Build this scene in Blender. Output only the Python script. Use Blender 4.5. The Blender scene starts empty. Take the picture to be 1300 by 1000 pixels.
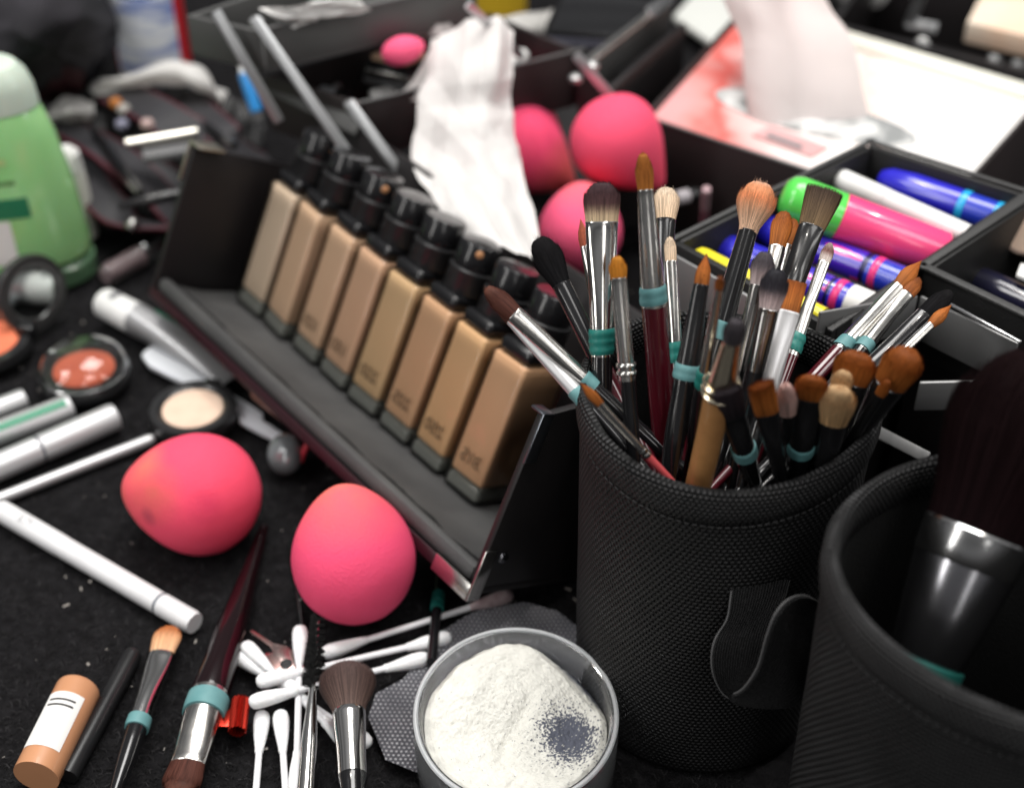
import bpy, bmesh, math, random
from mathutils import Vector, Matrix, noise
random.seed(7)
PI = math.pi
C = bpy.context.scene.collection
scene = bpy.context.scene

# ------------------------------------------------------------------ camera and pixel -> world helpers
CAM = Vector((0, 0, 0.38)); PITCH = math.radians(38.5); FPX = 1806.0
FW = Vector((0, math.cos(PITCH), -math.sin(PITCH))); RT = Vector((1, 0, 0)); UP = Vector((0, math.sin(PITCH), math.cos(PITCH)))
def ray(px, py): return FW + RT*((px-650)/FPX) + UP*((500-py)/FPX)
def gz(px, py, z=0.0):
    r = ray(px, py); return CAM + r*((z-CAM.z)/r.z)
def gy(px, py, y):
    r = ray(px, py); return CAM + r*(y/r.y)
def gd(px, py, d): return CAM + ray(px, py)*d
def gplane(px, py, o, n):
    r = ray(px, py); return CAM + r*((o-CAM).dot(n)/r.dot(n))
def depth(p): return (p-CAM).dot(FW)
def proj(p):
    q = p-CAM; d = q.dot(FW); return (650+FPX*q.dot(RT)/d, 500-FPX*q.dot(UP)/d)
def px2m(w, p): return w*depth(p)/FPX

cd = bpy.data.cameras.new('camera'); cam = bpy.data.objects.new('camera', cd); C.objects.link(cam)
cam.location = CAM; cam.rotation_euler = (PI/2-PITCH, 0, 0)
cd.sensor_width = 36; cd.lens = 36*FPX/1300; cd.clip_start = 0.01; cd.clip_end = 20
cd.dof.use_dof = True; cd.dof.focus_distance = 0.428; cd.dof.aperture_fstop = 7.0; cd.dof.aperture_blades = 0
scene.camera = cam

# ------------------------------------------------------------------ materials
MATS = {}
def M(name, col=(.5,.5,.5), rough=.5, metal=0, bump=None, var=None, coat=0, trans=0, ior=1.45, sss=0, sheen=0, attr=False, spec=.5, alpha=1, streak=None):
    if name in MATS: return MATS[name]
    m = bpy.data.materials.new(name); m.use_nodes = True; nt = m.node_tree; N = nt.nodes; L = nt.links
    b = N['Principled BSDF']; I = b.inputs
    I['Base Color'].default_value = (*col, 1); I['Roughness'].default_value = rough; I['Metallic'].default_value = metal
    I['IOR'].default_value = ior; I['Transmission Weight'].default_value = trans; I['Coat Weight'].default_value = coat
    I['Coat Roughness'].default_value = .06; I['Specular IOR Level'].default_value = spec; I['Alpha'].default_value = alpha
    I['Subsurface Weight'].default_value = sss
    if sss: I['Subsurface Radius'].default_value = (.006, .003, .002); I['Subsurface Scale'].default_value = 1
    I['Sheen Weight'].default_value = sheen
    tc = N.new('ShaderNodeTexCoord')
    src = None
    if attr:
        a = N.new('ShaderNodeAttribute'); a.attribute_name = 'Col'; src = a.outputs['Color']; L.new(src, I['Base Color'])
    if var:
        nz = N.new('ShaderNodeTexNoise'); nz.inputs['Scale'].default_value = var[0]; nz.inputs['Detail'].default_value = 6
        L.new(tc.outputs['Object'], nz.inputs['Vector'])
        mx = N.new('ShaderNodeMix'); mx.data_type = 'RGBA'
        mx.inputs['B'].default_value = (*var[1], 1)
        if src: L.new(src, mx.inputs['A'])
        else: mx.inputs['A'].default_value = (*col, 1)
        rp = N.new('ShaderNodeValToRGB'); rp.color_ramp.elements[0].position = var[2] if len(var) > 2 else .35
        rp.color_ramp.elements[1].position = var[3] if len(var) > 3 else .75
        L.new(nz.outputs['Fac'], rp.inputs['Fac']); L.new(rp.outputs['Color'], mx.inputs['Factor']); L.new(mx.outputs['Result'], I['Base Color'])
        mr = N.new('ShaderNodeMapRange'); mr.inputs['To Min'].default_value = max(0, rough-.08); mr.inputs['To Max'].default_value = min(1, rough+.12)
        L.new(nz.outputs['Fac'], mr.inputs['Value']); L.new(mr.outputs['Result'], I['Roughness'])
    if bump:
        nb = N.new('ShaderNodeTexNoise'); nb.inputs['Scale'].default_value = bump[0]; nb.inputs['Detail'].default_value = 5
        if streak:
            mp = N.new('ShaderNodeMapping'); mp.inputs['Scale'].default_value = streak
            L.new(tc.outputs['Object'], mp.inputs['Vector']); L.new(mp.outputs['Vector'], nb.inputs['Vector'])
        else: L.new(tc.outputs['Object'], nb.inputs['Vector'])
        bp = N.new('ShaderNodeBump'); bp.inputs['Strength'].default_value = bump[1]; bp.inputs['Distance'].default_value = bump[2] if len(bump) > 2 else .001
        L.new(nb.outputs['Fac'], bp.inputs['Height']); L.new(bp.outputs['Normal'], I['Normal'])
    MATS[name] = m; return m
def nodes(m): return m.node_tree.nodes, m.node_tree.links, m.node_tree.nodes['Principled BSDF'].inputs
def math_node(nt, op, a, b=None, c=None):
    n = nt.nodes.new('ShaderNodeMath'); n.operation = op
    for i, v in enumerate((a, b, c)):
        if v is None: continue
        if isinstance(v, (int, float)): n.inputs[i].default_value = v
        else: nt.links.new(v, n.inputs[i])
    return n.outputs[0]

def thin_glass(name, tint=(1, 1, 1), rough=.04, ior=1.5):
    m = bpy.data.materials.new(name); m.use_nodes = True; nt = m.node_tree; N = nt.nodes; L = nt.links; N.remove(N['Principled BSDF'])
    t = N.new('ShaderNodeBsdfTransparent'); t.inputs[0].default_value = (*tint, 1); g = N.new('ShaderNodeBsdfGlossy'); g.inputs['Roughness'].default_value = rough
    f = N.new('ShaderNodeFresnel'); f.inputs[0].default_value = ior; x = N.new('ShaderNodeMixShader'); L.new(f.outputs[0], x.inputs[0]); L.new(t.outputs[0], x.inputs[1]); L.new(g.outputs[0], x.inputs[2])
    L.new(x.outputs[0], N['Material Output'].inputs[0]); return m
def translucent(m, amt=.45):
    """thin paper: let part of the light through"""
    nt = m.node_tree; N = nt.nodes; L = nt.links; b = N['Principled BSDF']; t = N.new('ShaderNodeBsdfTranslucent'); t.inputs[0].default_value = (.9, .87, .85, 1)
    x = N.new('ShaderNodeMixShader'); x.inputs[0].default_value = amt; L.new(b.outputs[0], x.inputs[1]); L.new(t.outputs[0], x.inputs[2]); L.new(x.outputs[0], N['Material Output'].inputs[0]); return m
def weave_mat(name, cols, pitch, base, hi, amp=1.0, flat=False):
    """woven nylon: staggered yarn bumps around the object's z axis (or on its xy plane)"""
    m = M(name, base, .62, spec=.35); nt = m.node_tree; N, L, I = nodes(m)
    tc = N.new('ShaderNodeTexCoord'); sp = N.new('ShaderNodeSeparateXYZ'); L.new(tc.outputs['Object'], sp.inputs[0])
    if flat: u = math_node(nt, 'MULTIPLY', sp.outputs[0], cols); v = math_node(nt, 'MULTIPLY', sp.outputs[1], 1/pitch)
    else:
        u = math_node(nt, 'MULTIPLY', math_node(nt, 'ARCTAN2', sp.outputs[1], sp.outputs[0]), cols/(2*PI)); v = math_node(nt, 'MULTIPLY', sp.outputs[2], 1/pitch)
    row = math_node(nt, 'FLOOR', v)
    sh = math_node(nt, 'MULTIPLY', math_node(nt, 'MODULO', row, 2), .5)
    fu = math_node(nt, 'FRACT', math_node(nt, 'ADD', u, sh)); fv = math_node(nt, 'FRACT', v)
    a = math_node(nt, 'SINE', math_node(nt, 'MULTIPLY', fu, PI)); b = math_node(nt, 'SINE', math_node(nt, 'MULTIPLY', fv, PI))
    h = math_node(nt, 'POWER', math_node(nt, 'MULTIPLY', a, b), .8)
    nz = N.new('ShaderNodeTexNoise'); nz.inputs['Scale'].default_value = 900; L.new(tc.outputs['Object'], nz.inputs['Vector'])
    h2 = math_node(nt, 'ADD', h, math_node(nt, 'MULTIPLY', nz.outputs['Fac'], .35))
    nl = N.new('ShaderNodeTexNoise'); nl.inputs['Scale'].default_value = 45; L.new(tc.outputs['Object'], nl.inputs['Vector'])
    bp = N.new('ShaderNodeBump'); bp.inputs['Strength'].default_value = amp; bp.inputs['Distance'].default_value = .0008
    L.new(h2, bp.inputs['Height']); L.new(bp.outputs['Normal'], I['Normal'])
    mx = N.new('ShaderNodeMix'); mx.data_type = 'RGBA'; mx.inputs['A'].default_value = (*base, 1); mx.inputs['B'].default_value = (*hi, 1)  # lighter yarn crowns; on the cups this colour paints in the sheen
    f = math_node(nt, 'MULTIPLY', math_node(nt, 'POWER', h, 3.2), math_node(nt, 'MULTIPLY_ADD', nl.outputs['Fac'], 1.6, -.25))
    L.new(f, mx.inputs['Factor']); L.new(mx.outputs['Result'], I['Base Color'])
    return m

# ------------------------------------------------------------------ mesh builder
class MB:
    def __init__(s): s.v = []; s.f = []; s.mi = []; s.col = None
    def add(s, vs, fs, mi=0, X=None, col=None):
        n = len(s.v)
        s.v += [tuple(X @ Vector(v)) if X else tuple(v) for v in vs]
        s.f += [tuple(i+n for i in f) for f in fs]; s.mi += [mi]*len(fs)
        if col is not None or s.col is not None:
            if s.col is None: s.col = [(1, 1, 1, 1)]*n
            s.col += col if isinstance(col, list) else [col or (1, 1, 1, 1)]*len(vs)
        return s
    def lathe(s, prof, seg=40, X=None, sx=1, sy=1, mi=0, wob=0, close=True, sq=0):
        vs = []; fs = []
        for k, (r, z) in enumerate(prof):
            for i in range(seg):
                a = 2*PI*i/seg; c, sn = math.cos(a), math.sin(a)
                if sq: # superellipse, for squarish sections
                    q = (abs(c)**sq+abs(sn)**sq)**(-1/sq); c *= q; sn *= q
                vs.append((r*c*sx, r*sn*sy, z))
        m = len(prof)
        for k in range(m-1):
            for i in range(seg):
                j = (i+1) % seg; fs.append((k*seg+i, k*seg+j, (k+1)*seg+j, (k+1)*seg+i))
        if close:
            if prof[0][0] > 1e-6: fs.append(tuple(range(seg-1, -1, -1)))
            if prof[-1][0] > 1e-6: fs.append(tuple((m-1)*seg+i for i in range(seg)))
        return s.add(vs, fs, mi, X)
    def box(s, lo, hi, bev=.001, X=None, mi=0, seg=2):
        bm = bmesh.new(); bmesh.ops.create_cube(bm, size=1)
        lo = Vector(lo); hi = Vector(hi); c = (lo+hi)/2; d = hi-lo
        for v in bm.verts: v.co = Vector((v.co.x*d.x, v.co.y*d.y, v.co.z*d.z))+c
        bev = min(bev, .45*min(abs(x) for x in d))
        if bev > 0: bmesh.ops.bevel(bm, geom=bm.edges[:], offset=bev, segments=seg, profile=.5, affect='EDGES')
        return s.bm(bm, X, mi)
    def bm(s, bm, X=None, mi=0):
        bm.verts.index_update()
        s.add([v.co[:] for v in bm.verts], [[v.index for v in f.verts] for f in bm.faces], mi, X); bm.free(); return s
    def hexa(s, b, t, bev=.0008, mi=0, seg=2):
        """solid with four bottom points b and four top points t"""
        bm = bmesh.new(); V = [bm.verts.new(p) for p in list(b)+list(t)]
        for f in ((3,2,1,0),(4,5,6,7),(0,1,5,4),(1,2,6,5),(2,3,7,6),(3,0,4,7)): bm.faces.new([V[i] for i in f])
        bmesh.ops.recalc_face_normals(bm, faces=bm.faces)
        if bev: bmesh.ops.bevel(bm, geom=bm.edges[:], offset=bev, segments=seg, profile=.5, affect='EDGES')
        return s.bm(bm, None, mi)
    def tube(s, pts, rad, seg=12, X=None, mi=0, cap=True, flat=1.0, upv=None):
        pts = [Vector(p) for p in pts]; n = len(pts); vs = []; fs = []
        prev = None
        for k, p in enumerate(pts):
            t = (pts[min(k+1, n-1)]-pts[max(k-1, 0)]).normalized()
            if upv is not None: x = t.cross(Vector(upv)).normalized()
            elif prev is None: x = t.orthogonal().normalized()
            else: x = (prev-t*prev.dot(t)).normalized()
            prev = x; y = t.cross(x)
            r = rad[k] if isinstance(rad, (list, tuple)) else rad
            for i in range(seg):
                a = 2*PI*i/seg; vs.append(p+x*(r*math.cos(a))+y*(r*flat*math.sin(a)))
        for k in range(n-1):
            for i in range(seg):
                j = (i+1) % seg; fs.append((k*seg+i, k*seg+j, (k+1)*seg+j, (k+1)*seg+i))
        if cap: fs.append(tuple(range(seg-1, -1, -1))); fs.append(tuple((n-1)*seg+i for i in range(seg)))
        return s.add(vs, fs, mi, X)
    def prism(s, poly, z0, z1, X=None, mi=0, bev=0):
        bm = bmesh.new(); b = [bm.verts.new((p[0], p[1], z0)) for p in poly]; t = [bm.verts.new((p[0], p[1], z1)) for p in poly]; n = len(poly)
        bm.faces.new(b[::-1]); bm.faces.new(t)
        for i in range(n): bm.faces.new((b[i], b[(i+1) % n], t[(i+1) % n], t[i]))
        bmesh.ops.recalc_face_normals(bm, faces=bm.faces)
        if bev: bmesh.ops.bevel(bm, geom=bm.edges[:], offset=bev, segments=2, profile=.5, affect='EDGES')
        return s.bm(bm, X, mi)
    def grid(s, rows, mi=0, X=None, closed=False):
        n = len(rows[0]); vs = [p for r in rows for p in r]; fs = []
        for k in range(len(rows)-1):
            for i in range(n if closed else n-1):
                j = (i+1) % n; fs.append((k*n+i, k*n+j, (k+1)*n+j, (k+1)*n+i))
        return s.add(vs, fs, mi, X)
    def build(s, name, mats, parent=None, X=None, smooth=40):
        me = bpy.data.meshes.new(name); me.from_pydata(s.v, [], s.f)
        for m in (mats if isinstance(mats, (list, tuple)) else [mats]): me.materials.append(m)
        if any(s.mi): me.polygons.foreach_set('material_index', s.mi)
        if s.col:
            ca = me.color_attributes.new('Col', 'FLOAT_COLOR', 'POINT'); ca.data.foreach_set('color', [c for q in s.col for c in q])
        me.polygons.foreach_set('use_smooth', [True]*len(me.polygons)); me.update()
        if smooth: me.set_sharp_from_angle(angle=math.radians(smooth))
        o = bpy.data.objects.new(name, me); C.objects.link(o)
        if parent is not None: o.parent = parent
        if X is not None: o.matrix_world = X
        return o
def tag(o, label=None, cat=None, group=None, kind=None):
    for k, v in (('label', label), ('category', cat), ('group', group), ('kind', kind)):
        if v: o[k] = v
    return o
def thing(name, label, cat, X=None, group=None):
    o = bpy.data.objects.new(name, None); C.objects.link(o); o.empty_display_size = .01
    if isinstance(X, Matrix): o.matrix_world = X
    elif X is not None: o.matrix_world = Matrix.Translation(X)
    return tag(o, label, cat, group)
def frame(o, z, yhint):
    """matrix with local z along z, local y as near yhint as possible"""
    z = Vector(z).normalized(); x = Vector(yhint).cross(z).normalized(); y = z.cross(x)
    m = Matrix((x, y, z)).transposed().to_4x4(); m.translation = o; return m
def flatframe(o, x, up=(0, 0, 1)):
    """matrix with local x along x and local z as near up as possible"""
    x = Vector(x).normalized(); y = Vector(up).cross(x).normalized(); z = x.cross(y)
    m = Matrix((x, y, z)).transposed().to_4x4(); m.translation = o; return m
def T(x, y, z): return Matrix.Translation((x, y, z))
def text_mb(txt, size, X=None, mi=0, ext=.00005):
    cu = bpy.data.curves.new('text', 'FONT'); cu.body = txt; cu.size = size; cu.align_x = 'CENTER'; cu.align_y = 'CENTER'; cu.extrude = ext; cu.resolution_u = 3
    o = bpy.data.objects.new('text', cu); C.objects.link(o); bpy.context.view_layer.update()
    me = bpy.data.meshes.new_from_object(o); mb = MB(); mb.add([v.co[:] for v in me.vertices], [list(p.vertices) for p in me.polygons], mi, X)
    bpy.data.objects.remove(o); bpy.data.meshes.remove(me); bpy.data.curves.remove(cu); return mb
def wrap_text(mb, r, z0=0):
    """bend a text drawn in local x (around) / y (along z) onto a cylinder of radius r about z, facing local +y"""
    nv = []
    for (x, y, z) in mb.v:
        a = x/r; nv.append((-(r+z)*math.sin(a), (r+z)*math.cos(a), z0+y))
    mb.v = nv; return mb

# ------------------------------------------------------------------ shared materials
black_plastic = M('black_plastic', (.012,.012,.013), .28, var=(60, (.02,.02,.021)))
black_gloss = M('black_gloss', (.008,.008,.009), .24, coat=.35)
black_matte = M('black_matte', (.014,.013,.014), .55, bump=(700,.25,.0004), var=(25, (.022,.021,.022)))
black_leather = M('black_leather', (.016,.015,.015), .48, bump=(900,.5,.0004), var=(30, (.028,.027,.027)))
grey_leather = M('grey_lining', (.045,.045,.046), .6, bump=(800,.5,.0004), var=(30, (.075,.074,.073)))
case_black = M('case_laminate', (.011,.010,.0105), .42, bump=(1200,.3,.0003), var=(12, (.016,.013,.014)))
case_grey = M('case_grey_laminate', (.07,.07,.069), .45, bump=(1200,.3,.0003), var=(14, (.095,.095,.094)))
silver = M('silver_metal', (.56,.55,.53), .21, 1, bump=(300,.06,.0003), var=(200, (.6,.58,.55)))
chrome = M('chrome', (.70,.69,.67), .13, 1, bump=(120,.05,.0004))
alu = M('brushed_aluminium', (.30,.30,.30), .45, .55, bump=(400,.12,.0002), streak=(.03,1,1))
satin = M('satin_silver', (.62,.62,.63), .42, .6, bump=(200,.04,.0003))
white_plastic = M('white_plastic', (.78,.78,.77), .35, var=(50, (.7,.69,.67)))
clear = M('clear_plastic', (.96,.97,.97), .04, trans=1, ior=1.45)
teal = M('teal_tape', (.012,.16,.135), .4, var=(150, (.02,.21,.18)), bump=(300,.3,.0004))
aqua = M('aqua_tape', (.10,.25,.26), .5, var=(150, (.15,.32,.33)), bump=(300,.3,.0004))
burgundy = M('burgundy_lacquer', (.075,.006,.012), .14, coat=.7, bump=(60,.04,.0004))
print_black = M('print_black', (.02,.02,.02), .5)
print_grey = M('print_grey', (.2,.2,.21), .5)
paper = M('white_paper', (.8,.79,.77), .7, bump=(200,.1,.0004))
# ------------------------------------------------------------------ setting: tabletop and towel
mb = MB(); mb.box((-1.6, .02, -.06), (1.6, 2.2, -.006), .004)
o = mb.build('tabletop', M('tabletop', (.03,.03,.032), .5, var=(8, (.045,.045,.047)))); tag(o, kind='structure')
towel_m = M('black_terry', (.0075,.0072,.0080), .95, bump=(1400,1,.0012), var=(300, (.018,.0175,.019)), spec=.1)
mb = MB(); rows = []
for j in range(190):
    y = .17+j*.0062; row = []
    for i in range(200):
        x = -.62+i*.0062
        h = noise.noise(Vector((x*9, y*9, 0)))*.0016+noise.noise(Vector((x*160, y*160, 3)))*.0009-.0022
        row.append((x, y, h))
    rows.append(row)
mb.grid(rows)
towel = thing('towel', 'black terry towel spread flat over the whole table under the make-up', 'towel', Vector((0, .5, -.005)))
mb.build('cloth', towel_m, towel, T(0, 0, 0))
mb = MB(); rng = random.Random(3)
for k in range(62000):
    y = .235+rng.random()**1.5*.40; x = -.285+rng.random()*.36
    h = noise.noise(Vector((x*9, y*9, 0)))*.0016-.0022
    p = Vector((x, y, h)); a = rng.random()*2*PI; ln = .0014+rng.random()*.0018
    lean = Vector((math.cos(a), math.sin(a), .35+rng.random()*.8)).normalized()*ln
    w = Vector((-math.sin(a), math.cos(a), 0))*.00013; c = .007+.032*rng.random()**4
    q = p+lean*.6; e = p+lean+Vector((math.cos(a+1.2), math.sin(a+1.2), -.4))*ln*.4
    mb.add([p-w, p+w, q+w, q-w, e], [(0, 1, 2, 3), (3, 2, 4)], col=(c, c*.97, c*1.02, 1))
tag(mb.build('pile', M('terry_pile', rough=.9, attr=True, spec=.2), towel, T(0, 0, 0), smooth=0), kind='stuff')

mb = MB(); rl_ = random.Random(41)
for k in range(420):
    y = .24+rl_.random()*.42; x = -.30+rl_.random()*.36; z = .0012+rl_.random()*.0006; s = .00012+.00035*rl_.random()**4; a = rl_.random()*6.28; e = 1+3*rl_.random()**3
    dx, dy = Vector((math.cos(a), math.sin(a), .15))*s*e, Vector((-math.sin(a), math.cos(a), .1))*s; p = Vector((x, y, z)); mb.add([p-dx-dy, p+dx-dy, p+dx+dy, p-dx+dy], [(0, 1, 2, 3)])
tag(mb.build('lint', M('lint', (.26,.24,.22), .9), towel, T(0, 0, 0), smooth=0), kind='stuff')

# ------------------------------------------------------------------ egg sponges
def sponge_mat(name, c0, tip, stain=None):
    m = M(name, c0, .75, sss=.12, spec=.25); nt = m.node_tree; N, L, I = nodes(m)
    tc = N.new('ShaderNodeTexCoord'); sp = N.new('ShaderNodeSeparateXYZ'); L.new(tc.outputs['Object'], sp.inputs[0])
    f = math_node(nt, 'MULTIPLY_ADD', sp.outputs[2], 46, -.3)
    nz = N.new('ShaderNodeTexNoise'); nz.inputs['Scale'].default_value = 55; nz.inputs['Detail'].default_value = 4; L.new(tc.outputs['Object'], nz.inputs['Vector'])
    f = math_node(nt, 'MULTIPLY', f, math_node(nt, 'MULTIPLY_ADD', nz.outputs['Fac'], 1.2, .1)); nt.nodes[-1].use_clamp = True
    mx = N.new('ShaderNodeMix'); mx.data_type = 'RGBA'; mx.inputs['A'].default_value = (*c0, 1); mx.inputs['B'].default_value = (*tip, 1); mx.clamp_factor = True
    L.new(f, mx.inputs['Factor']); out = mx.outputs['Result']
    for (loc, rad, colr, amt) in (stain or []):
        d = N.new('ShaderNodeVectorMath'); d.operation = 'DISTANCE'; d.inputs[1].default_value = loc; L.new(tc.outputs['Object'], d.inputs[0])
        n2 = N.new('ShaderNodeTexNoise'); n2.inputs['Scale'].default_value = 130; n2.inputs['Detail'].default_value = 5; L.new(tc.outputs['Object'], n2.inputs['Vector'])
        g = math_node(nt, 'SUBTRACT', 1, math_node(nt, 'DIVIDE', d.outputs['Value'], rad)); g = math_node(nt, 'MAXIMUM', g, 0)
        g = math_node(nt, 'MULTIPLY', g, math_node(nt, 'MULTIPLY', n2.outputs['Fac'], amt*1.6))
        m2 = N.new('ShaderNodeMix'); m2.data_type = 'RGBA'; m2.clamp_factor = True; L.new(g, m2.inputs['Factor']); L.new(out, m2.inputs['A']); m2.inputs['B'].default_value = (*colr, 1); out = m2.outputs['Result']
    L.new(out, I['Base Color'])
    vo = N.new('ShaderNodeTexNoise'); vo.inputs['Scale'].default_value = 1100; vo.inputs['Detail'].default_value = 4; L.new(tc.outputs['Object'], vo.inputs['Vector'])
    bp = N.new('ShaderNodeBump'); bp.inputs['Strength'].default_value = .5; bp.inputs['Distance'].default_value = .0006; L.new(vo.outputs['Fac'], bp.inputs['Height']); L.new(bp.outputs['Normal'], I['Normal'])
    return m
def sponge(label, c, axis, R, Lh, m, taper=.3, seed=0):
    mb = MB(); n = 40; prof = []
    for k in range(n+1):
        ph = PI*k/n; z = -math.cos(ph); r = R*math.sin(ph)*(1-taper*z*.5-taper*.30*z*z)*1.06
        prof.append((max(r, 0), z*Lh*(1 if z < 0 else 1)))
    mb.lathe(prof, 56)
    mb.v = [tuple(Vector(v)*(1+.018*noise.noise(Vector(v)*50+Vector((seed*7, 0, 0)))+.006*noise.noise(Vector(v)*160+Vector((seed*3, 0, 0))))) for v in mb.v]
    o = mb.build('egg_sponge', m, None, frame(c, axis, (0, 0, 1) if abs(Vector(axis).normalized().z) < .9 else (0, 1, 0)), smooth=0)
    return tag(o, label, 'make-up sponge', 'pink egg sponges')
PK = (.92,.065,.19); TIP = (.92,.19,.115)
sm1 = sponge_mat('sponge_stained', (.90,.080,.155), (.85,.16,.12), [((.0155,.0125,.008), .014, (.55,.16,.08), .7), ((.0195,.004,.010), .0050, (.30,.04,.08), .9), ((.006,.019,.016), .012, (.75,.28,.14), .6), ((.016,.010,-.012), .008, (.6,.03,.1), .7)])
sm2 = sponge_mat('sponge_bright', (.93,.088,.200), TIP, [((0,-.008,.024), .013, (.85,.30,.14), .8), ((.014,-.010,.004), .009, (.86,.10,.16), .7)])
sm3 = sponge_mat('sponge_pale', (.95,.12,.25), TIP)
sponge('pink egg sponge with a brownish stain lying on its side beside the cream compact', gz(243, 626, .0205), (-1, .16, .02), .0212, .0262, sm1, .34, 1)
sponge('clean pink egg sponge standing in front of the row of foundation bottles', gz(448, 702, .0255), (-.12, .42, .9), .0204, .0252, sm2, .26, 2)
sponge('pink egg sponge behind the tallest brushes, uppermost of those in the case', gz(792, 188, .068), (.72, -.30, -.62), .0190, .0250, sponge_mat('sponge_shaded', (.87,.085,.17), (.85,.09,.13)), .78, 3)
sponge('pink egg sponge with an orange tip right beside the crumpled tissue', gz(671, 195, .044), (.80, -.36, -.44), .0195, .0275, sponge_mat('sponge_orange', (.93,.085,.2), (.95,.22,.1)), .80, 4)
sponge('partly hidden pink sponge directly behind the orange-tipped egg sponge', gz(649, 154, .052), (.84, -.28, -.40), .019, .0275, sponge_mat('sponge_far', (.92,.09,.19), (.9,.11,.16)), .34, 5)
sponge('pale pink round egg sponge directly behind the duo-tone flat brush', gz(737, 290, .045), (.1, .5, .8), .0175, .0205, sm3, .2, 6)

# ------------------------------------------------------------------ powder jar
rt = math.radians
JC = gz(655, 893, .029); dJ = depth(JC); JR = 131*dJ/FPX
jX = Matrix.Translation(JC-Vector((0, 0, .0265))) @ Matrix.Rotation(rt(7), 4, 'X')
jar = thing('powder_jar', 'round clear jar of loose white powder with a bare grey patch on one side', 'jar', jX)
h = .0265
MB().lathe([(0, 0), (JR-.001, 0), (JR, .001), (JR, h-.007), (JR-.0006, h-.0062), (JR-.0006, h-.0012), (JR-.0012, h), (JR-.0022, h-.0002), (JR-.0028, h-.0015), (JR-.0031, h-.005), (JR-.0031, .004), (0, .004)], 96, close=False).build('jar_wall', M('jar_plastic', (.90,.92,.94), .07, trans=.93, ior=1.40), jar, jX)
rimp = [(JR-.0010+.0008*math.cos(2*PI*k/14), h-.0004+.0008*math.sin(2*PI*k/14)) for k in range(15)]
MB().lathe(rimp, 128, close=False).build('rim', M('jar_rim_highlight', (.84,.86,.88), .28, trans=.6), jar, jX)  # whitish lip ring, also standing in for the rim's highlight
mb = MB(); mb.col = []; R = JR-.0035; nr, na = 130, 320; vs = []; fs = []; cols = []
def pw(x, y):
    d = math.hypot(x, y)/R; v = Vector((x, y, 0))
    hh = .0208+.0030*noise.noise(v*55)+.0009*noise.noise(v*150+Vector((5, 1, 0)))+.00045*noise.noise(v*420)+.00035*noise.noise(v*1100)+.00022*noise.noise(v*2300)
    hh += .0035*math.exp(-((x+.006)**2+(y-.012)**2)/.00022)
    hh -= .0022*math.exp(-((x*.9-y*.5-.001)**2)/.000006)*max(0, 1-((x+.0+y)/.02)**2)*.9
    g = math.exp(-(((x-.0165)/.0095)**2+((y+.004)/.0105)**2))
    hh -= .0022*g
    sp = max(0, (x*.72+y*.69)/R-.76)
    hh -= sp*.026+max(0, d-.93)*.02
    n1 = noise.noise(v*1300)+.8*noise.noise(v*2600)+.3*noise.noise(v*400); gm = max(0, min(1, (g*1.15+n1*.62-.50)/.16))
    gm = max(gm, min(1, max(0, sp*11+noise.noise(v*500)*.3-.75)))
    return hh, gm
for k in range(nr+1):
    for i in range(na):
        a = 2*PI*i/na; r = R*k/nr; x, y = r*math.cos(a), r*math.sin(a); hh, gm = pw(x, y)
        s = .94+.05*noise.noise(Vector((x, y, 0))*700)+.05*noise.noise(Vector((x, y, 0))*240); w = Vector((.76*s, .75*s, .695*s)); g = Vector((.11,.118,.15)); c = w.lerp(g, gm)
        vs.append((x, y, hh)); cols.append((*c, 1))
for k in range(nr):
    for i in range(na):
        j = (i+1) % na; fs.append((k*na+i, (k+1)*na+i, (k+1)*na+j, k*na+j))
base = nr*na; n0 = len(vs)
vs += [(R*math.cos(2*PI*i/na), R*math.sin(2*PI*i/na), .0045) for i in range(na)]; cols += [(.83,.82,.76,1)]*na
for i in range(na): j = (i+1) % na; fs.append((base+i, n0+i, n0+j, base+j))
mb.add(vs, fs, 0, None, cols)
mb.build('powder', M('loose_powder', rough=.95, attr=True, bump=(2500,.5,.0004), spec=.1), jar, jX, smooth=0)

# grey mesh cloth under the jar
pts = [(468,915),(478,886),(512,868),(540,832),(560,806),(590,790),(622,776),(664,770),(706,782),(735,802),(770,850),(780,900),(700,985),(560,1000),(490,970)]
poly = [gz(*p, .0) for p in pts]; cen = sum(poly, Vector())/len(poly)
mb = MB(); rings = []
for s in (0.02, .25, .5, .75, 1.0):
    ring = []
    for k in range(len(poly)*5):
        a, b = poly[k//5], poly[(k//5+1) % len(poly)]; q = a.lerp(b, (k % 5)/5); p = cen.lerp(q, s)
        ring.append(Vector((p.x, p.y, .0012+.0012*(1+noise.noise(p*90))*s)))
    rings.append(ring)
Xm = T(cen.x, cen.y, 0); inv = Xm.inverted(); mb.grid([[inv @ p for p in r] for r in rings], closed=True)
o = mb.build('mesh_cloth', weave_mat('grey_mesh', 620, .0016, (.10,.10,.115), (.75,.75,.78), 1.0, flat=True), None, Xm); tag(o, 'crumpled grey mesh cloth spread under the powder jar', 'cloth')

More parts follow.
